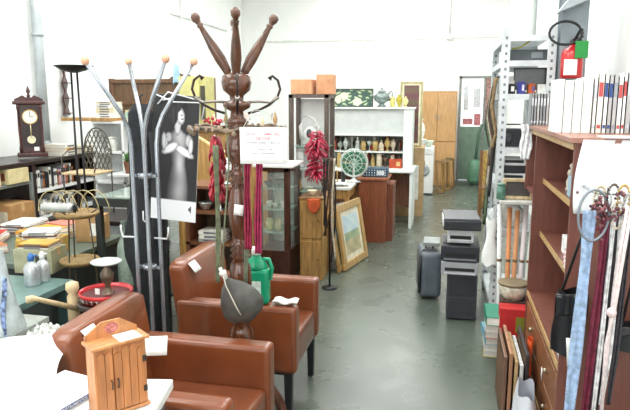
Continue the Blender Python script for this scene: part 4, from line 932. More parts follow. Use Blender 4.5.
MB().box(HX0, HX1+.05, -.25, HD, .75, .78, bev=.006).build('desktop', HW, t)
MB().box(HX1-.0, HX1+.035, -.22, HD, 0, .75).build('leg_panel', HW, t)
MB().box(HX0, HX0+.035, -.22, HD, 0, .75).build('leg_panel', HW, t)
b = MB(); n = 14; b.prism([(HX0+.03, .75), (HX0+.03, .2)]+[(HX0+.03+(HX1-HX0-.03)*k/n, .2+.12*math.sin(PI*k/n)) for k in range(1, n)]+[(HX1, .2), (HX1, .75)], .02, 'y', .2); b.build('modesty_panel', wood('8a5a40'), t)
# items in hutch
kinds = [('bottle', 'bottle'), ('jar', 'jar'), ('vase', 'vase'), ('cup', 'cup'), ('figurine', 'figurine'), ('urn', 'urn'), ('goblet', 'goblet'), ('candlestick', 'candlestick')]
cc = [('a04838', 'rusty red'), ('e4e4dc', 'white'), ('6a5040', 'brown'), ('b89c60', 'golden'), ('9aa49c', 'grey'), ('7a8a70', 'olive'), ('4c4846', 'black'), ('cfc4ac', 'cream'), ('b8c0bc', 'silver')]
for row, (z, y, n, nm) in enumerate([(1.002, HY+.2, 12, "hutch's upper shelf"), (1.002, HY+.38, 11, "back of the hutch's upper shelf"), (.782, HY+.22, 11, "desktop under the hutch"), (.782, HY+.4, 11, "back of the white desktop"), (.782, HY-.0, 6, "front of the white desktop")]):
    for i in range(n):
        k = kinds[(i*5+row*3) % 8][0]; c, cn = cc[(i*4+row*2+(i//3)) % 9]
        x = HX0+.08+(HX1-HX0-.26)*i/max(1, (n-1)) if row < 4 else HX0+.1+i*.085
        hmax = .2 if z < .9 else .205
        ware(k, f'{cn} {k}, {ORD[i]} from left at the {nm}', k, x, y+random.uniform(-.02, .02), z, random.uniform(.028, .045), random.uniform(.12, hmax) if row % 2 == 0 else random.uniform(.15, hmax), c, group='bric-a-brac in the white hutch')
carton('red_box', 'red box among the bric-a-brac on the hutch shelf', (-.98, HY+.29, 1.002), .22, .1, .1, 'b8402c', label_col='d8a878', tape=False)
carton('red_box', 'orange-red box at the right of the desktop under the hutch', (-.70, HY+.08, .782), .17, .09, .12, 'b84a2c', label_col='d8b078', tape=False)
t = thing('carriage_clock', 'dark brown square mantel clock on the desktop under the hutch', 'clock', (-.78, HY+.3, 1.002))
MB().box(-.06, .06, -.04, .04, 0, .18, bev=.006).build('clock_case', wood('5a3426'), t); MB().lathe([(.042, 0), (.042, .004)], seg=20).build('clock_face', mat('d8c8a0', .5), t, loc=(0, -.041, .1), rot=(PI/2, 0, 0))
# on top of hutch
def floral(u, v):
    n = math.sin(u*23+math.sin(v*13)*1.5)*math.sin(v*17+math.sin(u*19))
    r = math.hypot((u-.27)*2.2, v-.62); r2 = math.hypot((u-.62)*2.2, v-.25); r3 = math.hypot((u-.12)*3, v-.4)
    if min(r, r2, r3) < .24+.04*n: return (.86, .86, .74)
    if n > .45: return (.70, .76, .60)
    return (.24+.05*n, .36+.05*n, .30)
picture('floral_picture', 'dark green picture with cream flowers on top of the white hutch', .58, .255, .014, '3a4438', floral, (-1.34, HY+.3, 1.606), 0, -.05)
t = thing('pewter_jug', 'large pewter lidded jug with curled handle on top of the white hutch', 'jug', (-.93, HY+.3, 1.606)); PWT = mat('7f8b88', .35, .5, .3, 14)
MB().lathe([(.07, 0), (.06, .015), (.035, .04), (.04, .05), (.10, .09), (.115, .13), (.095, .17), (.05, .2), (.06, .21), (.04, .225), (.012, .24), (.018, .25), (.004, .27)], seg=24).build('jug_body', PWT, t)
MB().tube([(.08, 0, .17), (.13, 0, .22), (.15, 0, .19), (.14, 0, .12), (.10, 0, .09)], .011, 8).build('handle', PWT, t)
MB().tube([(-.08, 0, .12), (-.13, 0, .16), (-.14, 0, .19)], [.02, .012, .01], 8).build('spout', PWT, t)
for i, (x, c, cn, r, h) in enumerate([(-.78, 'd8cc78', 'pale yellow', .035, .14), (-.69, 'b0a030', 'dark gold', .045, .17), (-.60, 'd4cc8c', 'cream yellow', .04, .15)]):
    ware(['jar', 'vase', 'urn'][i], f'{cn} glazed {["jar","vase","urn"][i]} right of the pewter jug on the white hutch', ['jar', 'vase', 'urn'][i], x, HY+.3, 1.606, r, h, c)
picture('tall_framed_mirror', 'tall cream framed dark picture standing behind the white hutch', .33, .95, .03, 'b8ac80', lambda u, v: (.42+.06*math.sin(u*31+v*17), .30+.05*math.sin(v*29), .28), (-.55, 9.0, 1.02), 0, 0, mount='efe8c8', nx=16, ny=40)
carton('packing_crate', 'tan crate behind the white hutch carrying the tall picture', (-.6, 9.12, 0), .5, .5, 1.018, 'b89a70', tape=False)
# ================================================================== FAR END
t = thing('double_wardrobe', 'pale wood two-door cupboard against the far white wall', 'cupboard', (-.22, 12.6, 0)); PB = wood('c09460', .45, .1); PB2 = wood('c99c68', .45, .1)
MB().box(-.40, .36, -.25, .3, 0, 1.88, bev=.006).build('cupboard_body', PB, t)
for i in range(2):
    for z0, z1 in ((.06, .86), (.89, 1.84)):
        x0 = -.38+.37*i; d_ = MB().box(x0, x0+.36, -.268, -.25, z0, z1, bev=.006).build('door', PB2, t)
        hx = x0+(.33 if i == 0 else .03); MB().box(hx-.007, hx+.007, -.285, -.268, (z0+z1)/2-.06, (z0+z1)/2+.06).build('handle', mat('b8b0a0', .3, .7), d_)
t = thing('washing_machine', 'white washing machine by the far pale wood cupboard', 'washing machine', (-.42, 11.3, 0)); W2 = mat('f2f4f2', .35, 0, .02)
MB().box(-.2, .17, -.28, .28, .02, .86, bev=.012).build('machine_body', W2, t)
MB().box(-.18, .15, -.29, -.28, .74, .84).build('control_panel', mat('dfe3e4', .4), t)
MB().lathe([(.11, 0), (.12, .012), (.09, .02), (.02, .012)], seg=24).build('round_door', mat('b8c0c4', .2, .3), t, loc=(-.015, -.28, .45), rot=(PI/2, 0, 0))
for i, (dx, dy, z, r) in enumerate([(-.1, 0, .862, .13), (.07, .08, .862, .10)]):
    ware('bowl', f'{["large white","small pale green"][i]} bowl on the washing machine', 'bowl', -.42+dx, 11.12+dy, z, r, r*1.1, ['f2f4ee', 'd8e4d4'][i])
ware('vase', 'round white lampshade-like vase standing in the bowl line', 'vase', -.52, 11.5, .862, .09, .50, 'eef0e4', name='globe_vase')
bpy.data.objects['globe_vase']['label'] = 'tall round white vase at the back of the washing machine'
t = thing('ochre_chair', 'ochre wooden chair back view beside the washing machine', 'chair', (-.6, 10.4, 0), .2)
MB().box(-.18, .18, -.18, .18, .43, .46, bev=.008).build('seat', OC2, t)
for sx in (-.16, .16):
    MB().box(sx-.018, sx+.018, -.18, -.145, 0, .43).build('leg', OC2, t); MB().box(sx-.018, sx+.018, .145, .18, 0, .95).build('leg', OC2, t)
for z in (.6, .75, .9): MB().box(-.16, .16, .155, .17, z, z+.06, bev=.004).build('slat', OC2, t)
t = thing('wicker_basket', 'brown wicker basket hooked on the ochre chair', 'basket', (-.52, 10.3, .462))
MB().lathe([(.09, 0), (.13, .08), (.15, .18), (.14, .18), (.1, .02)], seg=20).build('basket_body', mat('a87c48', .8, 0, .4, 60, bump=.5), t); MB().tube([(-.14*math.cos(k*PI/10), 0, .17+.16*math.sin(k*PI/10)) for k in range(11)], .01, 6).build('handle', mat('a87c48', .8, 0, .4), t)
for i in range(3):
    t = thing('folding_easel', f'folded wooden easel leaning by the far cupboard, {ORD[i]} from the left', 'easel', (-.1+.09*i, 11.3+.3*i, .0), 0, 'folded easels leaning by the cupboard', rot=(-.12, .12, 1.2))
    for (x0, x1, z0, z1) in ((-.2, .2, 0, .05), (-.2, .2, .55, .6), (-.2, -.15, .05, .55), (.15, .2, .05, .55)): MB().box(x0, x1, -.012, .012, z0, z1, bev=.003).build('rail', wood(['9a7440', 'b08850', '84643a'][i]), t)
t = thing('green_hose_vacuum', 'green vacuum cleaner with curved hose in front of the far door', 'vacuum cleaner', (.55, 12.6, 0)); VG = mat('5f8a70', .45, 0, .15)
MB().lathe([(.13, .04), (.15, .1), (.15, .42), (.1, .5), (.03, .52)], seg=20).build('drum', VG, t)
MB().tube([(0, -.0, .5), (.02, 0, .8), (.04, 0, 1.05), (.1, 0, 1.22), (.16, 0, 1.2), (.18, 0, 1.1)], .03, 10).build('hose', mat('4c6a58', .5), t)
for a in (0, 2.1, 4.2): MB().ball(math.cos(a)*.12, math.sin(a)*.12, .025, .025).build('wheel', BLK, t)
t = thing('yellow_rolled_rug', 'tan rolled rug standing at the far right of the aisle', 'rug', (.58, 9.9, 0), rot=(0, .05, 0))
MB().lathe([(.07, 0), (.075, .02), (.07, .9), (.065, .91)], seg=18).build('roll', mat('a88a48', .85, 0, .35, 14, bump=.3), t)
MB().lathe([(.076, .3), (.076, .34)], seg=18).build('tie', mat('6a4a2c', .7), t)
t = thing('wooden_stool', 'brown wooden stool with a tall back at the far right of the aisle', 'chair', (.62, 9.0, 0), PI/2)
MB().box(-.16, .16, -.16, .16, .43, .46, bev=.006).build('seat', wood('80582f'), t)
for sx in (-.14, .14):
    MB().box(sx-.018, sx+.018, -.16, -.125, 0, .43).build('leg', wood('80582f'), t); MB().box(sx-.018, sx+.018, .125, .16, 0, .98).build('leg', wood('80582f'), t)
MB().box(-.14, .14, .13, .15, .7, .95, bev=.004).build('backrest', wood('9a7440'), t)
# ================================================================== RIGHT: PRINTER PILE
G1 = mat('2b2d33', .4, 0, .1); G2 = mat('8f9298', .4, 0, .06); G3 = mat('3a3d45', .4, 0, .1)
px = .12
t = thing('grey_cabinet_base', 'dark grey plastic tower at the bottom of the printer pile', 'computer tower', (px+.025, 4.82, 0))
MB().box(-.115, .115, -.2, .2, .01, .37, bev=.008).build('tower_body', G3, t); MB().box(-.1, .1, -.204, -.2, .2, .35, bev=.003).build('front_bezel', G1, t); MB().box(-.1, .1, -.203, -.2, .03, .18).build('vent_panel', mat('34363c', .5, 0, .3, 90), t)
def printer(label, y, z, w, d, h, m, tray, col2, x=px):
    t = thing('printer', label, 'printer', (x, y, z)); MB().box(-w/2, w/2, -d/2, d/2, 0, h, bev=.008).build('printer_body', m, t)
    MB().box(-w*.42, w*.42, -d/2-.035, -d/2, h*.12, h*.2, bev=.002).build('paper_tray', col2, t)
    MB().box(-w*.4, w*.4, -d/2-.003, -d/2, h*.3, h*.55).build('paper_slot', mat('17181a', .5), t)
    MB().box(-w*.46, w*.2, -d*.3, d*.4, h, h+.006, bev=.002).build('lid', m, t)
    MB().box(w*.25, w*.42, -d*.4, -d*.1, h, h+.004).build('button_panel', col2, t)
    return t
printer('light grey printer below the black one in the aisle pile', 4.80, .372, .28, .40, .10, mat('a4a7ab', .4, 0, .06), 1, mat('b4b6ba', .4))
printer('wide black printer in the middle of the aisle pile', 4.82, .474, .29, .40, .12, G1, 1, mat('6a6c72', .4))
printer('white printer under the topmost black scanner of the aisle pile', 4.84, .602, .2, .3, .11, mat('dfe1e2', .4, 0, .03), 1, mat('b8babc', .4))
t = thing('flatbed_scanner', 'black flatbed scanner topmost on the aisle pile', 'scanner', (px+.0, 4.84, .714), .05)
MB().box(-.14, .14, -.21, .21, 0, .075, bev=.008).build('scanner_body', G1, t); MB().box(-.135, .135, -.2, .2, .076, .092, bev=.005).build('lid', mat('55585e', .3, 0, .1), t); MB().box(-.146, -.14, -.2, .05, .03, .09).build('white_edge', mat('e8e8e8', .5), t)
t = thing('grey_suitcase', 'dark grey hard suitcase with curved rim beside the printer pile', 'suitcase', (-.13, 5.25, 0), .15)
MB().box(-.09, .09, -.2, .2, .02, .42, bev=.045).build('shell', mat('5f666e', .4, 0, .12), t); MB().tube([(-.095, -.17, .06), (-.1, -.19, .2), (-.095, -.17, .38), (-.06, -.1, .42)], .014, 8).build('rim', BLK, t)
MB().tube([(-.03, 0, .42), (-.03, 0, .46), (.03, 0, .46), (.03, 0, .42)], .008, 6).build('handle', BLK, t)
for s in (-1, 1): MB().ball(-.06*1, s*.14, .02, .02).build('wheel', BLK, t)
tag(MB().box(-.06, .08, -.12, .12, 0, .03, bev=.004).build('keyboard_case', mat('8c9290', .4), loc=(-.12, 5.22, .468)), 'flat grey case on top of the dark suitcase', 'case')
# ================================================================== RIGHT: GALVANISED SHELF
GV = mat('d3d8da', .4, .25, .12, 9)
SX0, SX1, SY0, SY1 = .345, .70, 4.5, 5.5
t = thing('galvanised_shelving', 'tall perforated galvanised shelf unit on the right of the aisle', 'shelving', (0, 0, 0))
def upright(x, y, sx, sy):
    b = MB(); w_ = .052; th = .003
    b.box(x if sx > 0 else x-w_, x+w_ if sx > 0 else x, y-th, y+th, 0, 2.2)
    b.box(x-th, x+th, y if sy > 0 else y-w_, y+w_ if sy > 0 else y, 0, 2.2)
    b.m = 1
    for k in range(40):
        z = .05+k*.053; xc = x+sx*w_/2; b.box(xc-.008, xc+.008, y-th-.0008, y-th+.001, z, z+.02)
        yc = y+sy*w_/2; b.box(x-th-.0008, x-th+.001, yc-.008, yc+.008, z, z+.02)
    return b.build('upright', [GV, mat('7a8286', .6)], t)
for x, sx in ((SX0, 1), (SX1, -1)):
    for y, sy in ((SY0, 1), (SY1, -1)): upright(x, y, sx, sy)
SZ = [.15, .75, 1.06, 1.36, 1.74, 1.97, 2.14]
for z in SZ:
    b = MB(); b.box(SX0+.004, SX1-.004, SY0+.004, SY1-.004, z, z+.004)
    b.box(SX0+.004, SX1-.004, SY0+.003, SY0+.007, z-.035, z+.004); b.box(SX0+.003, SX0+.007, SY0+.004, SY1-.004, z-.035, z+.004); b.box(SX0+.004, SX1-.004, SY1-.007, SY1-.003, z-.035, z+.004); b.build('shelf', GV, t)
t = thing('black_monitor', 'black flat monitor on the second galvanised shelf from the top', 'monitor', (.57, 4.72, 1.745), -.1)
MB().box(-.12, .11, -.012, .012, .03, .19, bev=.005).build('monitor_housing', G1, t); MB().box(-.11, .10, -.0135, -.012, .04, .18).build('screen', mat('3a4448', .2), t); MB().box(-.05, .05, -.04, .04, 0, .012).build('foot', G1, t); MB().box(-.015, .015, -.01, .01, .01, .05).build('neck', G1, t)
for i, (x, w_, h, c, cn, c2) in enumerate([(.415, .07, .07, '26282c', 'black', 'e8e8e4'), (.49, .05, .085, '3a3f8c', 'blue and violet', 'd8d4e8'), (.56, .045, .07, 'b85830', 'orange and blue', '3a58a0'), (.63, .06, .065, 'e6e6e0', 'white', 'f6f6f2')]):
    carton('small_carton', f'{cn} small carton in front of the black monitor', (x, 4.58, 1.745), w_, .08, h, c, label_col=c2, tape=False)
carton('grey_drawer_tray', 'dark grey tray with papers on the top galvanised shelf', (.53, 4.75, 1.975), .26, .3, .08, '5c6266', open_=False, label_col='8a9094', tape=False)
carton('white_carton', 'white carton on the left of the second galvanised shelf', (.42, 4.82, 1.745), .1, .2, .13, 'eceeec', tape=False)
tag(MB().tube([(.42, 4.6, 2.06), (.48, 4.6, 2.075), (.55, 4.6, 2.12)], .006, 6).build('yellow_pen_tube', mat('c8c040', .4)), 'yellow marker lying on the tray of the top galvanised shelf', 'marker')
t = bpy.data.objects['yellow_pen_tube']; t.location = (0, .05, 0)
t = thing('tape_recorder', 'black radio cassette recorder on the middle galvanised shelf', 'radio', (.50, 4.68, 1.365))
MB().box(-.13, .13, -.06, .06, 0, .13, bev=.008).build('radio_body', G1, t); [MB().lathe([(.04, 0), (.042, .006), (.01, .004)], seg=18).build('speaker_cone', mat('4a4c50', .6), t, loc=(s*.08, -.06, .06), rot=(PI/2, 0, 0)) for s in (-1, 1)]; MB().tube([(-.11, 0, .12), (-.11, 0, .16), (.11, 0, .16), (.11, 0, .12)], .006, 6).build('handle', G1, t)
t = thing('white_stereo', 'stack of silver and black stereo decks on the lower galvanised shelf', 'stereo', (.49, 4.68, 1.065))
for z, m in ((0, G1), (.055, mat('d8dadc', .4)), (.11, G1), (.165, mat('e4e6e6', .4))): MB().box(-.12, .12, -.1, .1, z, z+.052, bev=.004).build('deck', m, t)
for z in (.075, .185): MB().box(-.08, .05, -.102, -.1, z, z+.02).build('display', mat('2a3434', .3), t)
t = thing('beige_bundle', 'beige cloth bundle on the galvanised shelf under the stereo', 'bundle', (.47, 4.65, .755))
MB().grid(lambda u, v: (.11*math.cos(u*2*PI)*math.sin(v*PI)*(1+.1*math.sin(u*30)), .08*math.sin(u*2*PI)*math.sin(v*PI), .09-.09*math.cos(v*PI)), 24, 14).build('bundle_cloth', mat('d8d2c8', .85, 0, .2, 20, bump=.5), t); MB().tube([(math.cos(k*PI/8)*.07, math.sin(k*PI/8)*.05, .15) for k in range(16)], .005, 5, closed=True).build('tie', mat('8a7a60', .7), t)
# things hanging from the left upright
for i in range(6):
    c, cn = [('8a7250', 'tan'), ('2c2c2c', 'black'), ('5a4030', 'brown'), ('b0a894', 'cream'), ('5a6a50', 'green'), ('3a3030', 'dark')][i]
    L_ = [.5, .85, .6, .75, 1.05, .95][i]; y = 4.6+.11*i
    o = hanging('hanging_strap', f'{cn} strap hanging on the aisle side of the galvanised unit, {ORD[i]} from the front', 'strap', [(0, 0, 0), (-.012, .02, -.2), (.006, -.02, -.4), (-.008, 0, -L_)], .017, .005, c, .014, .7, 'straps hung on the galvanised unit')
    o.location = (SX0-.025, y, 1.86-.03*i); o.rotation_euler = (0, 0, .6)
    tag(MB().tube([(SX0-.003, y, 1.86-.03*i), (SX0-.03, y, 1.865-.03*i), (SX0-.035, y, 1.875-.03*i)], .004, 6).build('wall_hook', BLK), f'small black hook holding the {ORD[i]} strap on the galvanised unit', 'hook', 'hooks on the galvanised unit')
# ================================================================== RIGHT: FIRE EXTINGUISHER
e = atY(572, 60, 4.36)
t = thing('fire_extinguisher', 'red fire extinguisher with green tag and looped black hose on the right', 'fire extinguisher', (e.x, 4.36, e.z-.12)); RD = mat('c41c20', .3, 0, .06, coat=.5)
MB().lathe([(.066, 0), (.07, .01), (.07, .16), (.055, .19), (.022, .205), (.02, .22)], seg=26).build('cylinder', RD, t)
MB().lathe([(.018, .215), (.022, .22), (.022, .25), (.01, .255)], seg=14).build('valve', BLK, t)
MB().tube([(0, 0, .25), (.06, 0, .27)], .008, 6).build('lever', BLK, t)
MB().tube([(0, -.02, .24)]+[(-.06+.10*math.cos(k*2*PI/20+.3), -.03-.002*k, .29+.075*math.sin(k*2*PI/20+.3)) for k in range(21)]+[(.03, -.05, .2)], .009, 8).build('hose', mat('1a1b1d', .45), t)
MB().box(.0, .08, -.085, -.075, .125, .235, bev=.004).build('green_tag', mat('1e8a3a', .5, 0, .1), t)
MB().box(-.06, .02, -.076, -.068, .02, .12).build('white_label', mat('f2f2ee', .5, 0, .03), t)
MB().box(-.03, .03, .065, .09, .05, .2).build('wall_bracket', mat('8a8f92', .4, .5), t)
# ================================================================== RIGHT: BROWN BOOKCASE
BC = wood('7a4a3e', .45, .12); BE = wood('c4a06c', .45, .15)
t = thing('brown_bookcase', 'long red-brown bookcase with pale wood edged shelves along the right', 'bookcase', (0, 0, 0))
BX0, BX1 = .5, .98
for y, z0 in ((2.6, 0), (3.7, 0), (4.1, 1.13)): MB().box(BX0, BX1, y, y+.022, z0, 1.53).build('partition', BC, t)
MB().box(BX1-.01, BX1, 2.62, 3.7, 0, 1.53).build('back_panel', wood('6a3e34', .5, .1), t)
MB().box(BX0-.02, BX1, 2.58, 4.14, 1.53, 1.552, bev=.003).build('top_board', wood('a07060', .45, .1), t)
y0, y1 = 2.622, 3.70
for z in (1.225, .91, .54, .12):
    bx = BX0+.05 if z > .6 else BX0
    s_ = MB().box(bx+.006, BX1-.01, y0, y1, z, z+.02).build('shelf', BC, t); MB().box(bx, bx+.006, y0, y1, z-.004, z+.024).build('edging', BE, s_)
MB().box(BX0+.03, BX0+.045, y0, y1, .5, .54).build('rail', BE, t)
for k in range(2):
    for (ya, yb) in ((y0+.004, 3.155), (3.165, y1-.004)):
        z = .14+.185*k; d_ = MB().box(BX0+.004, BX0+.02, ya, yb, z, z+.175, bev=.003).build('drawer', wood('8a5a3a', .45, .15), t); MB().ball(BX0-.004, (ya+yb)/2, z+.09, .012).build('knob', mat('b0a890', .3, .7), d_)
MB().box(BX0+.01, BX1, 3.722, 4.1, 1.13, 1.15).build('side_shelf', BC, t)
MB().box(BX0-.003, BX0+.003, 2.622, 4.1, 1.50, 1.53).build('cornice_strip', BE, t)
b_ = MB().grid(lambda u, v: ((u-.5)*.03, 0, -.06*v), 2, 2).build('price_tag', TAG, t, loc=(BX0-.001, 3.0, .38), rz=PI/2, solid=.001)
g = 'magazines standing on the brown bookcase'
mg = book_row('magazine', 'in the row topping the brown bookcase', (.475, 2.97, 1.553), -.02, .175, (.235, .25), (.18, .2), (.028, .045), ['f6f6f2'], g, accent='e4e6ea', cat='magazine')
x_ = mg[-1].location.x+.045
for i in range(24):
    tk = random.uniform(.014, .026); c = random.choice(['f6f6f2', 'f6f6f2', 'ece8dc', '9ab4d8', 'c03028', 'b8b8b8', 'f6f6f2', 'd88070']) if i > 7 else random.choice(['f6f6f2', 'f6f6f2', 'ece8dc', 'b8b8b8'])
    h = random.uniform(.245, .27)
    o = book_mesh(tk, h, .19).build('magazine', [mat({'9ab4d8': '8aa4cc', 'c03028': 'd06a64'}.get(c, c), .45, 0, .04), PAGES, mat(random.choice(['2c4a8c', 'c8ccd4', '9aa0a8', 'c05050']), .5)], loc=(x_, 2.97, 1.553))
    tag(o, f'{COLN[c]} thin magazine, {ORD[i]} right of the wide ones', 'magazine', g); x_ += tk+.0015
    if x_ > .93: break
book_row('dvd_case', 'on the far end of the brown bookcase top', (.475, 3.82, 1.553), 0, .30, (.18, .195), (.13, .14), (.014, .016), ['8a8f94', 'b8b8b8', '8a8f94'], 'DVD cases on the brown bookcase', accent='d8dce0', cat='DVD case')
ware('cup', 'white mug on the upper shelf of the near bookcase bay', 'mug', .60, 2.85, 1.246, .035, .085, 'dfe8ee', handle=True)
carton('blue_carton', 'pale blue and white carton on the upper bookcase shelf', (.62, 3.02, 1.246), .1, .1, .1, 'a8c4d4', label_col='f2f2f2', tape=False)
ware('figurine', 'cream figurine at the far side of the upper bookcase shelf', 'figurine', .62, 3.25, 1.246, .03, .14, 'd8d0c0')
stack('book', 'on the bookcase middle shelf', .65, 2.85, .931, 4, .15, .2, (.018, .03), ['f6f6f2', 'ece8dc', 'd8b0b8', 'f6f6f2'], 'books lying on the middle bookcase shelf', PI/2)
carton('white_carton', 'small white carton behind the books on the middle bookcase shelf', (.66, 3.15, .931), .14, .15, .09, 'f0f0ee', tape=False)
picture('photo_frame', 'small picture in a dark frame standing on the lower bookcase shelf', .2, .2, .018, '4a403c', lambda u, v: (.62+.2*math.sin(u*9)*math.sin(v*7), .58+.2*math.sin(u*7+2)*math.sin(v*9), .58), (.68, 3.0, .562), 0, -.1, mount='f0f0ee', nx=14, ny=14)
stack('book', 'on the bookcase lower shelf', .62, 2.78, .562, 3, .2, .26, (.012, .02), ['8a8f94', 'f6f6f2', 'ece8dc'], 'books lying on the lower bookcase shelf', 0)
ware('vase', 'cream twisted vase in the far end of the brown bookcase', 'vase', .56, 3.9, 1.151, .035, .16, 'd8ccb0')
hanging('white_cloth', 'white cloth hanging over the far front corner of the bookcase top', 'cloth', [(.47, 3.92, 1.555), (.47, 3.92, 1.45), (.465, 3.90, 1.34)], .075, .003, 'eef0f4', .008)
# items between galvanised unit and bookcase
carton('red_carton', 'red box with yellow and green print on the floor pile left of the bookcase', (.445, 3.86, .20), .17, .12, .20, 'c02828', label_col='8a8a30', tape=False)
carton('wooden_crate', 'small dark box under the pale basket by the bookcase end', (.47, 4.04, .199), .18, .16, .20, '5a4038', tape=False)
carton('wooden_crate', 'dark wooden crate carrying the red box by the bookcase end', (.47, 3.95, 0), .2, .34, .198, '4a3c34', tape=False)
t = thing('wire_basket', 'pale basket on a stand by the end of the bookcase', 'basket', (.455, 4.02, .401))
b = MB(); b.lathe([(.06, 0), (.085, .04), (.095, .11), (.09, .11), (.06, .01)], seg=20); b.build('basket_body', mat('cfc9b4', .6, 0, .25, 30, bump=.3), t); MB().lathe([(.096, .10), (.099, .115), (.09, .118)], seg=20).build('rim', mat('8a7a60', .6), t)
tubes = [('e6e8e6', 'white', .40), ('d8905c', 'orange', .445), ('d89868', 'pale orange', .478), ('e8dcdc', 'pinkish white', .512), ('dfe4dc', 'pale', .545), ('b8bcc0', 'grey', .578)]
for i, (c, cn, x) in enumerate(tubes):
    t = thing('poster_roll', f'{cn} long poster roll, {ORD[i]} from the left, standing behind the pale basket', 'poster roll', (x, 4.4, .0+.0), group='poster rolls by the bookcase', rot=(0, .02*(i-2), 0))
    MB().lathe([(.014, .002), (.016, .004), (.016, 1.0-.02*(i % 3)), (.013, 1.0-.02*(i % 3))], seg=14).build('roll', mat(c, .5, 0, .06), t); MB().lathe([(.0165, .6), (.0165, .62)], seg=14).build('rubber_band', mat('8a6a50', .6), t)
    t.location = (x, 4.22, 0)
picture('wooden_picture_frame', 'pale wood picture frame with dark interior above the poster rolls', .2, .14, .022, 'd0b890', lambda u, v: (.30, .28, .27), (.47, 4.2, 1.042), 0, 0, nx=4, ny=4)
tag(MB().box(-.14, .1, -.12, .1, 0, .02, bev=.003).build('small_shelf_board', mat('d8d6ce', .5), loc=(.49, 4.22, 1.02)), 'white board lying above the poster rolls', 'board')
t = thing('carrier_bag', 'white plastic carrier bag hanging on the front of the galvanised unit', 'bag', (.325, 4.42, .52))
MB().grid(lambda u, v: (math.cos(u*2*PI)*.055*(1-.45*v+.15*math.sin(v*8)), math.sin(u*2*PI)*.04*(1-.3*v), .34*v+.012*math.sin(u*25)), 26, 16).build('bag_body', mat('f0f2f0', .4, 0, .06, 10, bump=.4), t); MB().tube([(-.03, 0, .33), (0, 0, .42), (.03, 0, .33)], .006, 6).build('handle', mat('f0f2f0', .4), t); MB().tube([(0, 0, .415), (0, 0, .43), (.02, .075, .43)], .004, 6).build('hook', BLK, t)
ware('jar', 'green topped glass jar beside the carrier bag', 'jar', .36, 4.18, 1.041, .03, .11, '5f8a78')
mgc = [('e8d040', 'yellow'), ('f2f2f0', 'white'), ('7ab0c0', 'blue'), ('c83838', 'red'), ('f0f0ec', 'white'), ('3a8a70', 'green')]
z_ = 0
for i, (c, cn) in enumerate(mgc):
    tk = .055; b = MB(); b.box(-.055, .055, -.14, .14, 0, .003); b.box(-.055, .055, -.14, .14, tk-.003, tk); b.box(-.055, -.052, -.14, .14, 0, tk); b.m = 1; b.box(-.052, .053, -.137, .137, .003, tk-.003)
    tag(b.build('catalogue', [mat(c, .45, 0, .1), PAGES], loc=(.345-.006*(i % 3), 4.1-.03*i, z_), rz=random.uniform(-.12, .12)), f'thick {cn} catalogue, {ORD[i]} from the floor in the aisle-side pile', 'catalogue', 'catalogues piled on the floor by the bookcase'); z_ += tk+.0005
for i, (c, cn, x, hh_) in enumerate([('7a5a48', 'brown', .365, .38), ('b08060', 'tan', .392, .40), ('c8a878', 'pale wood', .42, .36), ('dfe0de', 'white', .447, .34), ('3a3438', 'black', .474, .40)]):
    o = picture('leaning_frame', f'{cn} picture frame, {ORD[i]} from the left, standing on the floor by the bookcase', .42, hh_, .03, c, lambda u, v: (.8, .78, .74), (x-.03, 3.3, .003), PI/2-.0, 0, group='picture frames on the floor by the bookcase', nx=3, ny=3, depth=.018)

t = thing('orange_cloth', 'bright orange cloth stuffed between frames and bookcase', 'cloth', (.478, 3.28, .22), group=None)
MB().grid(lambda u, v: (.012*math.cos(u*2*PI)*(1+.3*math.sin(v*9)), .04*math.sin(u*2*PI), .2*v), 16, 12).build('folded_fabric', mat('e8602c', .7, 0, .15, bump=.4), t)
carton('floor_box', 'narrow brown box under the orange cloth', (.478, 3.28, 0), .03, .2, .218, '8a6a58', tape=False)
t = thing('blue_white_bag', 'white and blue plastic bag on the floor against the bookcase drawers', 'bag', (.42, 2.92, 0))
MB().grid(lambda u, v: (.06*math.cos(u*2*PI)*(1-.35*v*v)*(1+.12*math.sin(u*25+v*6)), .17*math.sin(u*2*PI)*(1-.25*v*v)*(1+.05*math.sin(v*14+u*9)), .30*v+.02*math.sin(u*20)*v), 24, 14).build('bag_body', mat('dfe2ea', .4, 0, .08, 8, bump=.4), t)
MB().grid(lambda u, v: (.069*math.cos(PI+u*PI-.5*PI)-.001, .182*math.sin(PI+u*PI-.5*PI), .12*v), 14, 5).build('blue_panel', mat('2c4a9c', .4, 0, .1), t)
# ================================================================== RIGHT FOREGROUND: HANGING TIES
RY_ = 2.38
t = thing('tie_rail', 'silver rail crowded with hooks in front of the bookcase end', 'rail', (0, 0, 0))
MB().tube([(.54, 2.598, 1.36), (.54, RY_, 1.36), (.80, RY_, 1.36), (.80, 2.598, 1.36)], .006, 8).build('rail_tube', mat('c0c4c8', .3, .7), t)
for i in range(9): MB().tube([(.545+.022*i, RY_, 1.366), (.545+.022*i, RY_-.02, 1.37), (.548+.022*i, RY_-.025, 1.33), (.545+.022*i, RY_-.01, 1.305)], .003, 6).build('hook', mat(['c8c0a8', '8a6a50', 'd8d8d4'][i % 3], .3, .5), t)
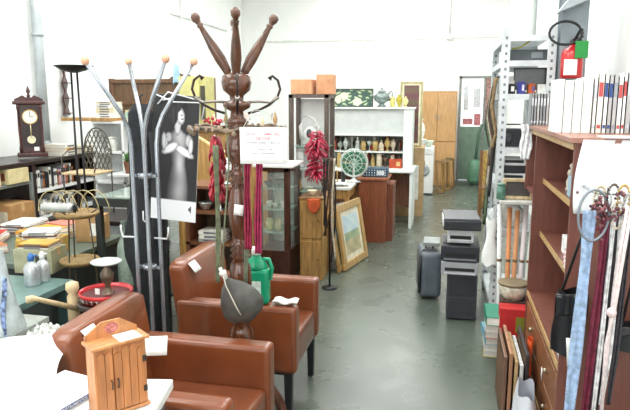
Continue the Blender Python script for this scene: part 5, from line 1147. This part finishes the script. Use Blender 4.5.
# white bag/sheet behind
t = thing('white_garment_bag', 'white plastic sheet draped over the near end of the brown bookcase', 'sheet', (0, 0, 0))
MB().grid(lambda u, v: (.525+.40*u+.0*(1-v)*(1-u)-.025*math.sin(v*2.4)*(1-u), 2.575-.008*math.sin(u*14+v*3), 1.545-.30*v*(1-.0*u)), 20, 12).build('sheet_body', mat('f6f7fa', .5, 0, .02, 6, bump=.15), t, solid=.004)
MB().box(.60, .93, 2.56, 2.68, 1.553, 1.557).build('folded_edge', mat('f6f7fa', .5, 0, .02), t)
def tx(px_, py_=200): return atY(px_, py_, 2.335).x
T_ = [('light blue silk tie', 'a4bcdc', tx(591), .046, 1.0, 'tie'), ('burgundy tie', '6c1c34', tx(607), .03, 1.0, 'tie'), ('dark purple tie', '48283c', tx(611), .014, .9, 'tie'), ('white ribbon', 'f0f0ee', tx(615), .015, 1.0, 'ribbon'),
      ('black ribbon', '26242a', tx(619), .012, .9, 'ribbon'), ('broad white belt', 'f2f0ee', tx(624), .022, .75, 'belt'), ('black and white striped belt', '3c3a40', tx(632), .02, .75, 'belt')]
for i, (nm, c, x, w_, L_, k) in enumerate(T_):
    y = RY_-.045-.006*(i % 2)
    sl = -.025 if i < 2 else -.02
    o = hanging(k, f'{nm} hanging from the silver rail, {ORD[i]} from the left', k, [(x, y, 1.30), (x-.003, y-.003, 1.1), (x+sl*.5, y-.006, .75), (x+sl, y-.006, 1.3-L_)], w_, .004, c, .004, .55, n=3)
tag(MB().tube([(tx(594)+.052*math.cos(k*PI/12), RY_-.045, 1.285+.095*math.sin(k*PI/12)) for k in range(24)], .005, 8, closed=True).build('bag_hoop', mat('dfe4ea', .25, .4)), 'silver oval hoop at the top of the light blue tie', 'hoop')
bpy.data.objects['bag_hoop'].location.y = -.01
bpy.data.objects['bag_hoop'].data.materials[0] = mat('8e959e', .3, .4)
t = thing('bead_cluster', 'cluster of burgundy and cream beads on the silver rail', 'necklace', (tx(606), RY_-.06, 1.30))
b = MB()
for k in range(60): b.ball(random.gauss(0, .026), random.uniform(-.02, .0), random.gauss(.01, .03), random.uniform(.005, .009), seg=6)
b.build('beads', mat('7c4a50', .35, 0, .7, 70), t)['kind'] = 'stuff'; MB().tube([(0, 0, .09), (.0, 0, .02)], .003, 5).build('string', BLK, t)
for i, (c, cn, px_, dz) in enumerate([('d8c8a0', 'cream', 601, .05), ('8a3040', 'crimson', 599, -.01), ('6a5a50', 'brown', 613, .06), ('e8dcc8', 'ivory', 618, .0), ('c8a860', 'gold', 622, .06), ('b8b8b4', 'silver', 628, .03)]):
    t = thing('bead_necklace', f'{cn} bead necklace looped over the silver rail, {ORD[i]} of the loops from the left', 'necklace', (tx(px_), RY_-.03-.008*i, 1.31+dz), group='bead necklaces on the silver rail')
    b = MB()
    for k in range(20): b.ball(.02*math.cos(k*PI/10), 0, .05*math.sin(k*PI/10)-.02, .0055, seg=6)
    b.build('beads', mat(c, .3, .1, .2, 60), t); MB().tube([(.02*math.cos(k*PI/10), 0, .05*math.sin(k*PI/10)-.02) for k in range(20)], .001, 4, closed=True).build('string', BLK, t)
t = thing('knotted_cord', 'pinkish white knotted cord hanging at the right edge', 'cord', (tx(625), RY_-.085, 0))
MB().tube([(0, 0, 1.33), (-.012, 0, 1.15), (-.02, 0, .97), (-.024, 0, .82), (-.03, 0, .4)], .006, 8).build('cord_strand', mat('ecd8d8', .7, 0, .1, 60), t); MB().tube([(.012, -.004, 1.33), (0, -.004, 1.15), (-.012, -.004, .97), (-.032, 0, .8), (-.022, 0, .4)], .006, 8).build('cord_strand', mat('f0e0de', .7, 0, .1, 60), t)
MB().ball(-.022, 0, .93, .018, 1, 1, 1.1).build('knot', mat('ecd4d4', .7, 0, .1, 60, bump=.4), t)
def pouch(label, pts, col, z0, name='black_handbag', strap=None):
    t = thing(name, label, 'handbag', (0, 0, 0)); x0, x1, h = pts
    cx_ = (x0+x1)/2; rx = (x1-x0)/2
    MB().grid(lambda u, v: (cx_+rx*math.cos(u*2*PI)*(.75+.25*math.sin(PI*min(1, v+.3))), RY_+.12+.04*math.sin(u*2*PI), z0+h*v+.01*math.sin(u*14)), 28, 12).build('bag_body', mat(col, .3, 0, .3, 12, bump=.5, coat=.3), t)
    MB().grid(lambda u, v: (cx_+rx*.98*(u*2-1), RY_+.075-.006*math.sin(u*9), z0+h*(1-.35*v)), 14, 5).build('flap', mat(col, .25, 0, .3, 12, bump=.5, coat=.4), t, solid=.005)
    for p in strap: MB().tube(p, .006, 6).build('strap', mat('141416', .3, coat=.4), t)
    return t
pouch('glossy black handbag hanging in front of the near bookcase upright', (.44, .565, .26), '1a1b1f', .68, strap=[[(.47, RY_+.1, .95), (.51, RY_+.06, 1.15), (.545, RY_, 1.335)], [(.53, RY_+.1, .95), (.545, RY_+.04, 1.15), (.555, RY_, 1.335)]])
pouch('black clutch bag behind the ribbons at the right edge', (.62, .85, .10), '24262a', .72, strap=[[(.7, RY_+.1, .82), (.72, RY_+.05, 1.1), (.735, RY_, 1.335)]])
b = MB(); b.grid(lambda u, v: (.03*(u-.5)+.012*v, 0, -.12*v), 3, 3); tag(b.build('paper_tag', TAG, loc=(.50, RY_+.04, .77), solid=.0015), 'white paper tag hanging below the glossy black handbag', 'tag')
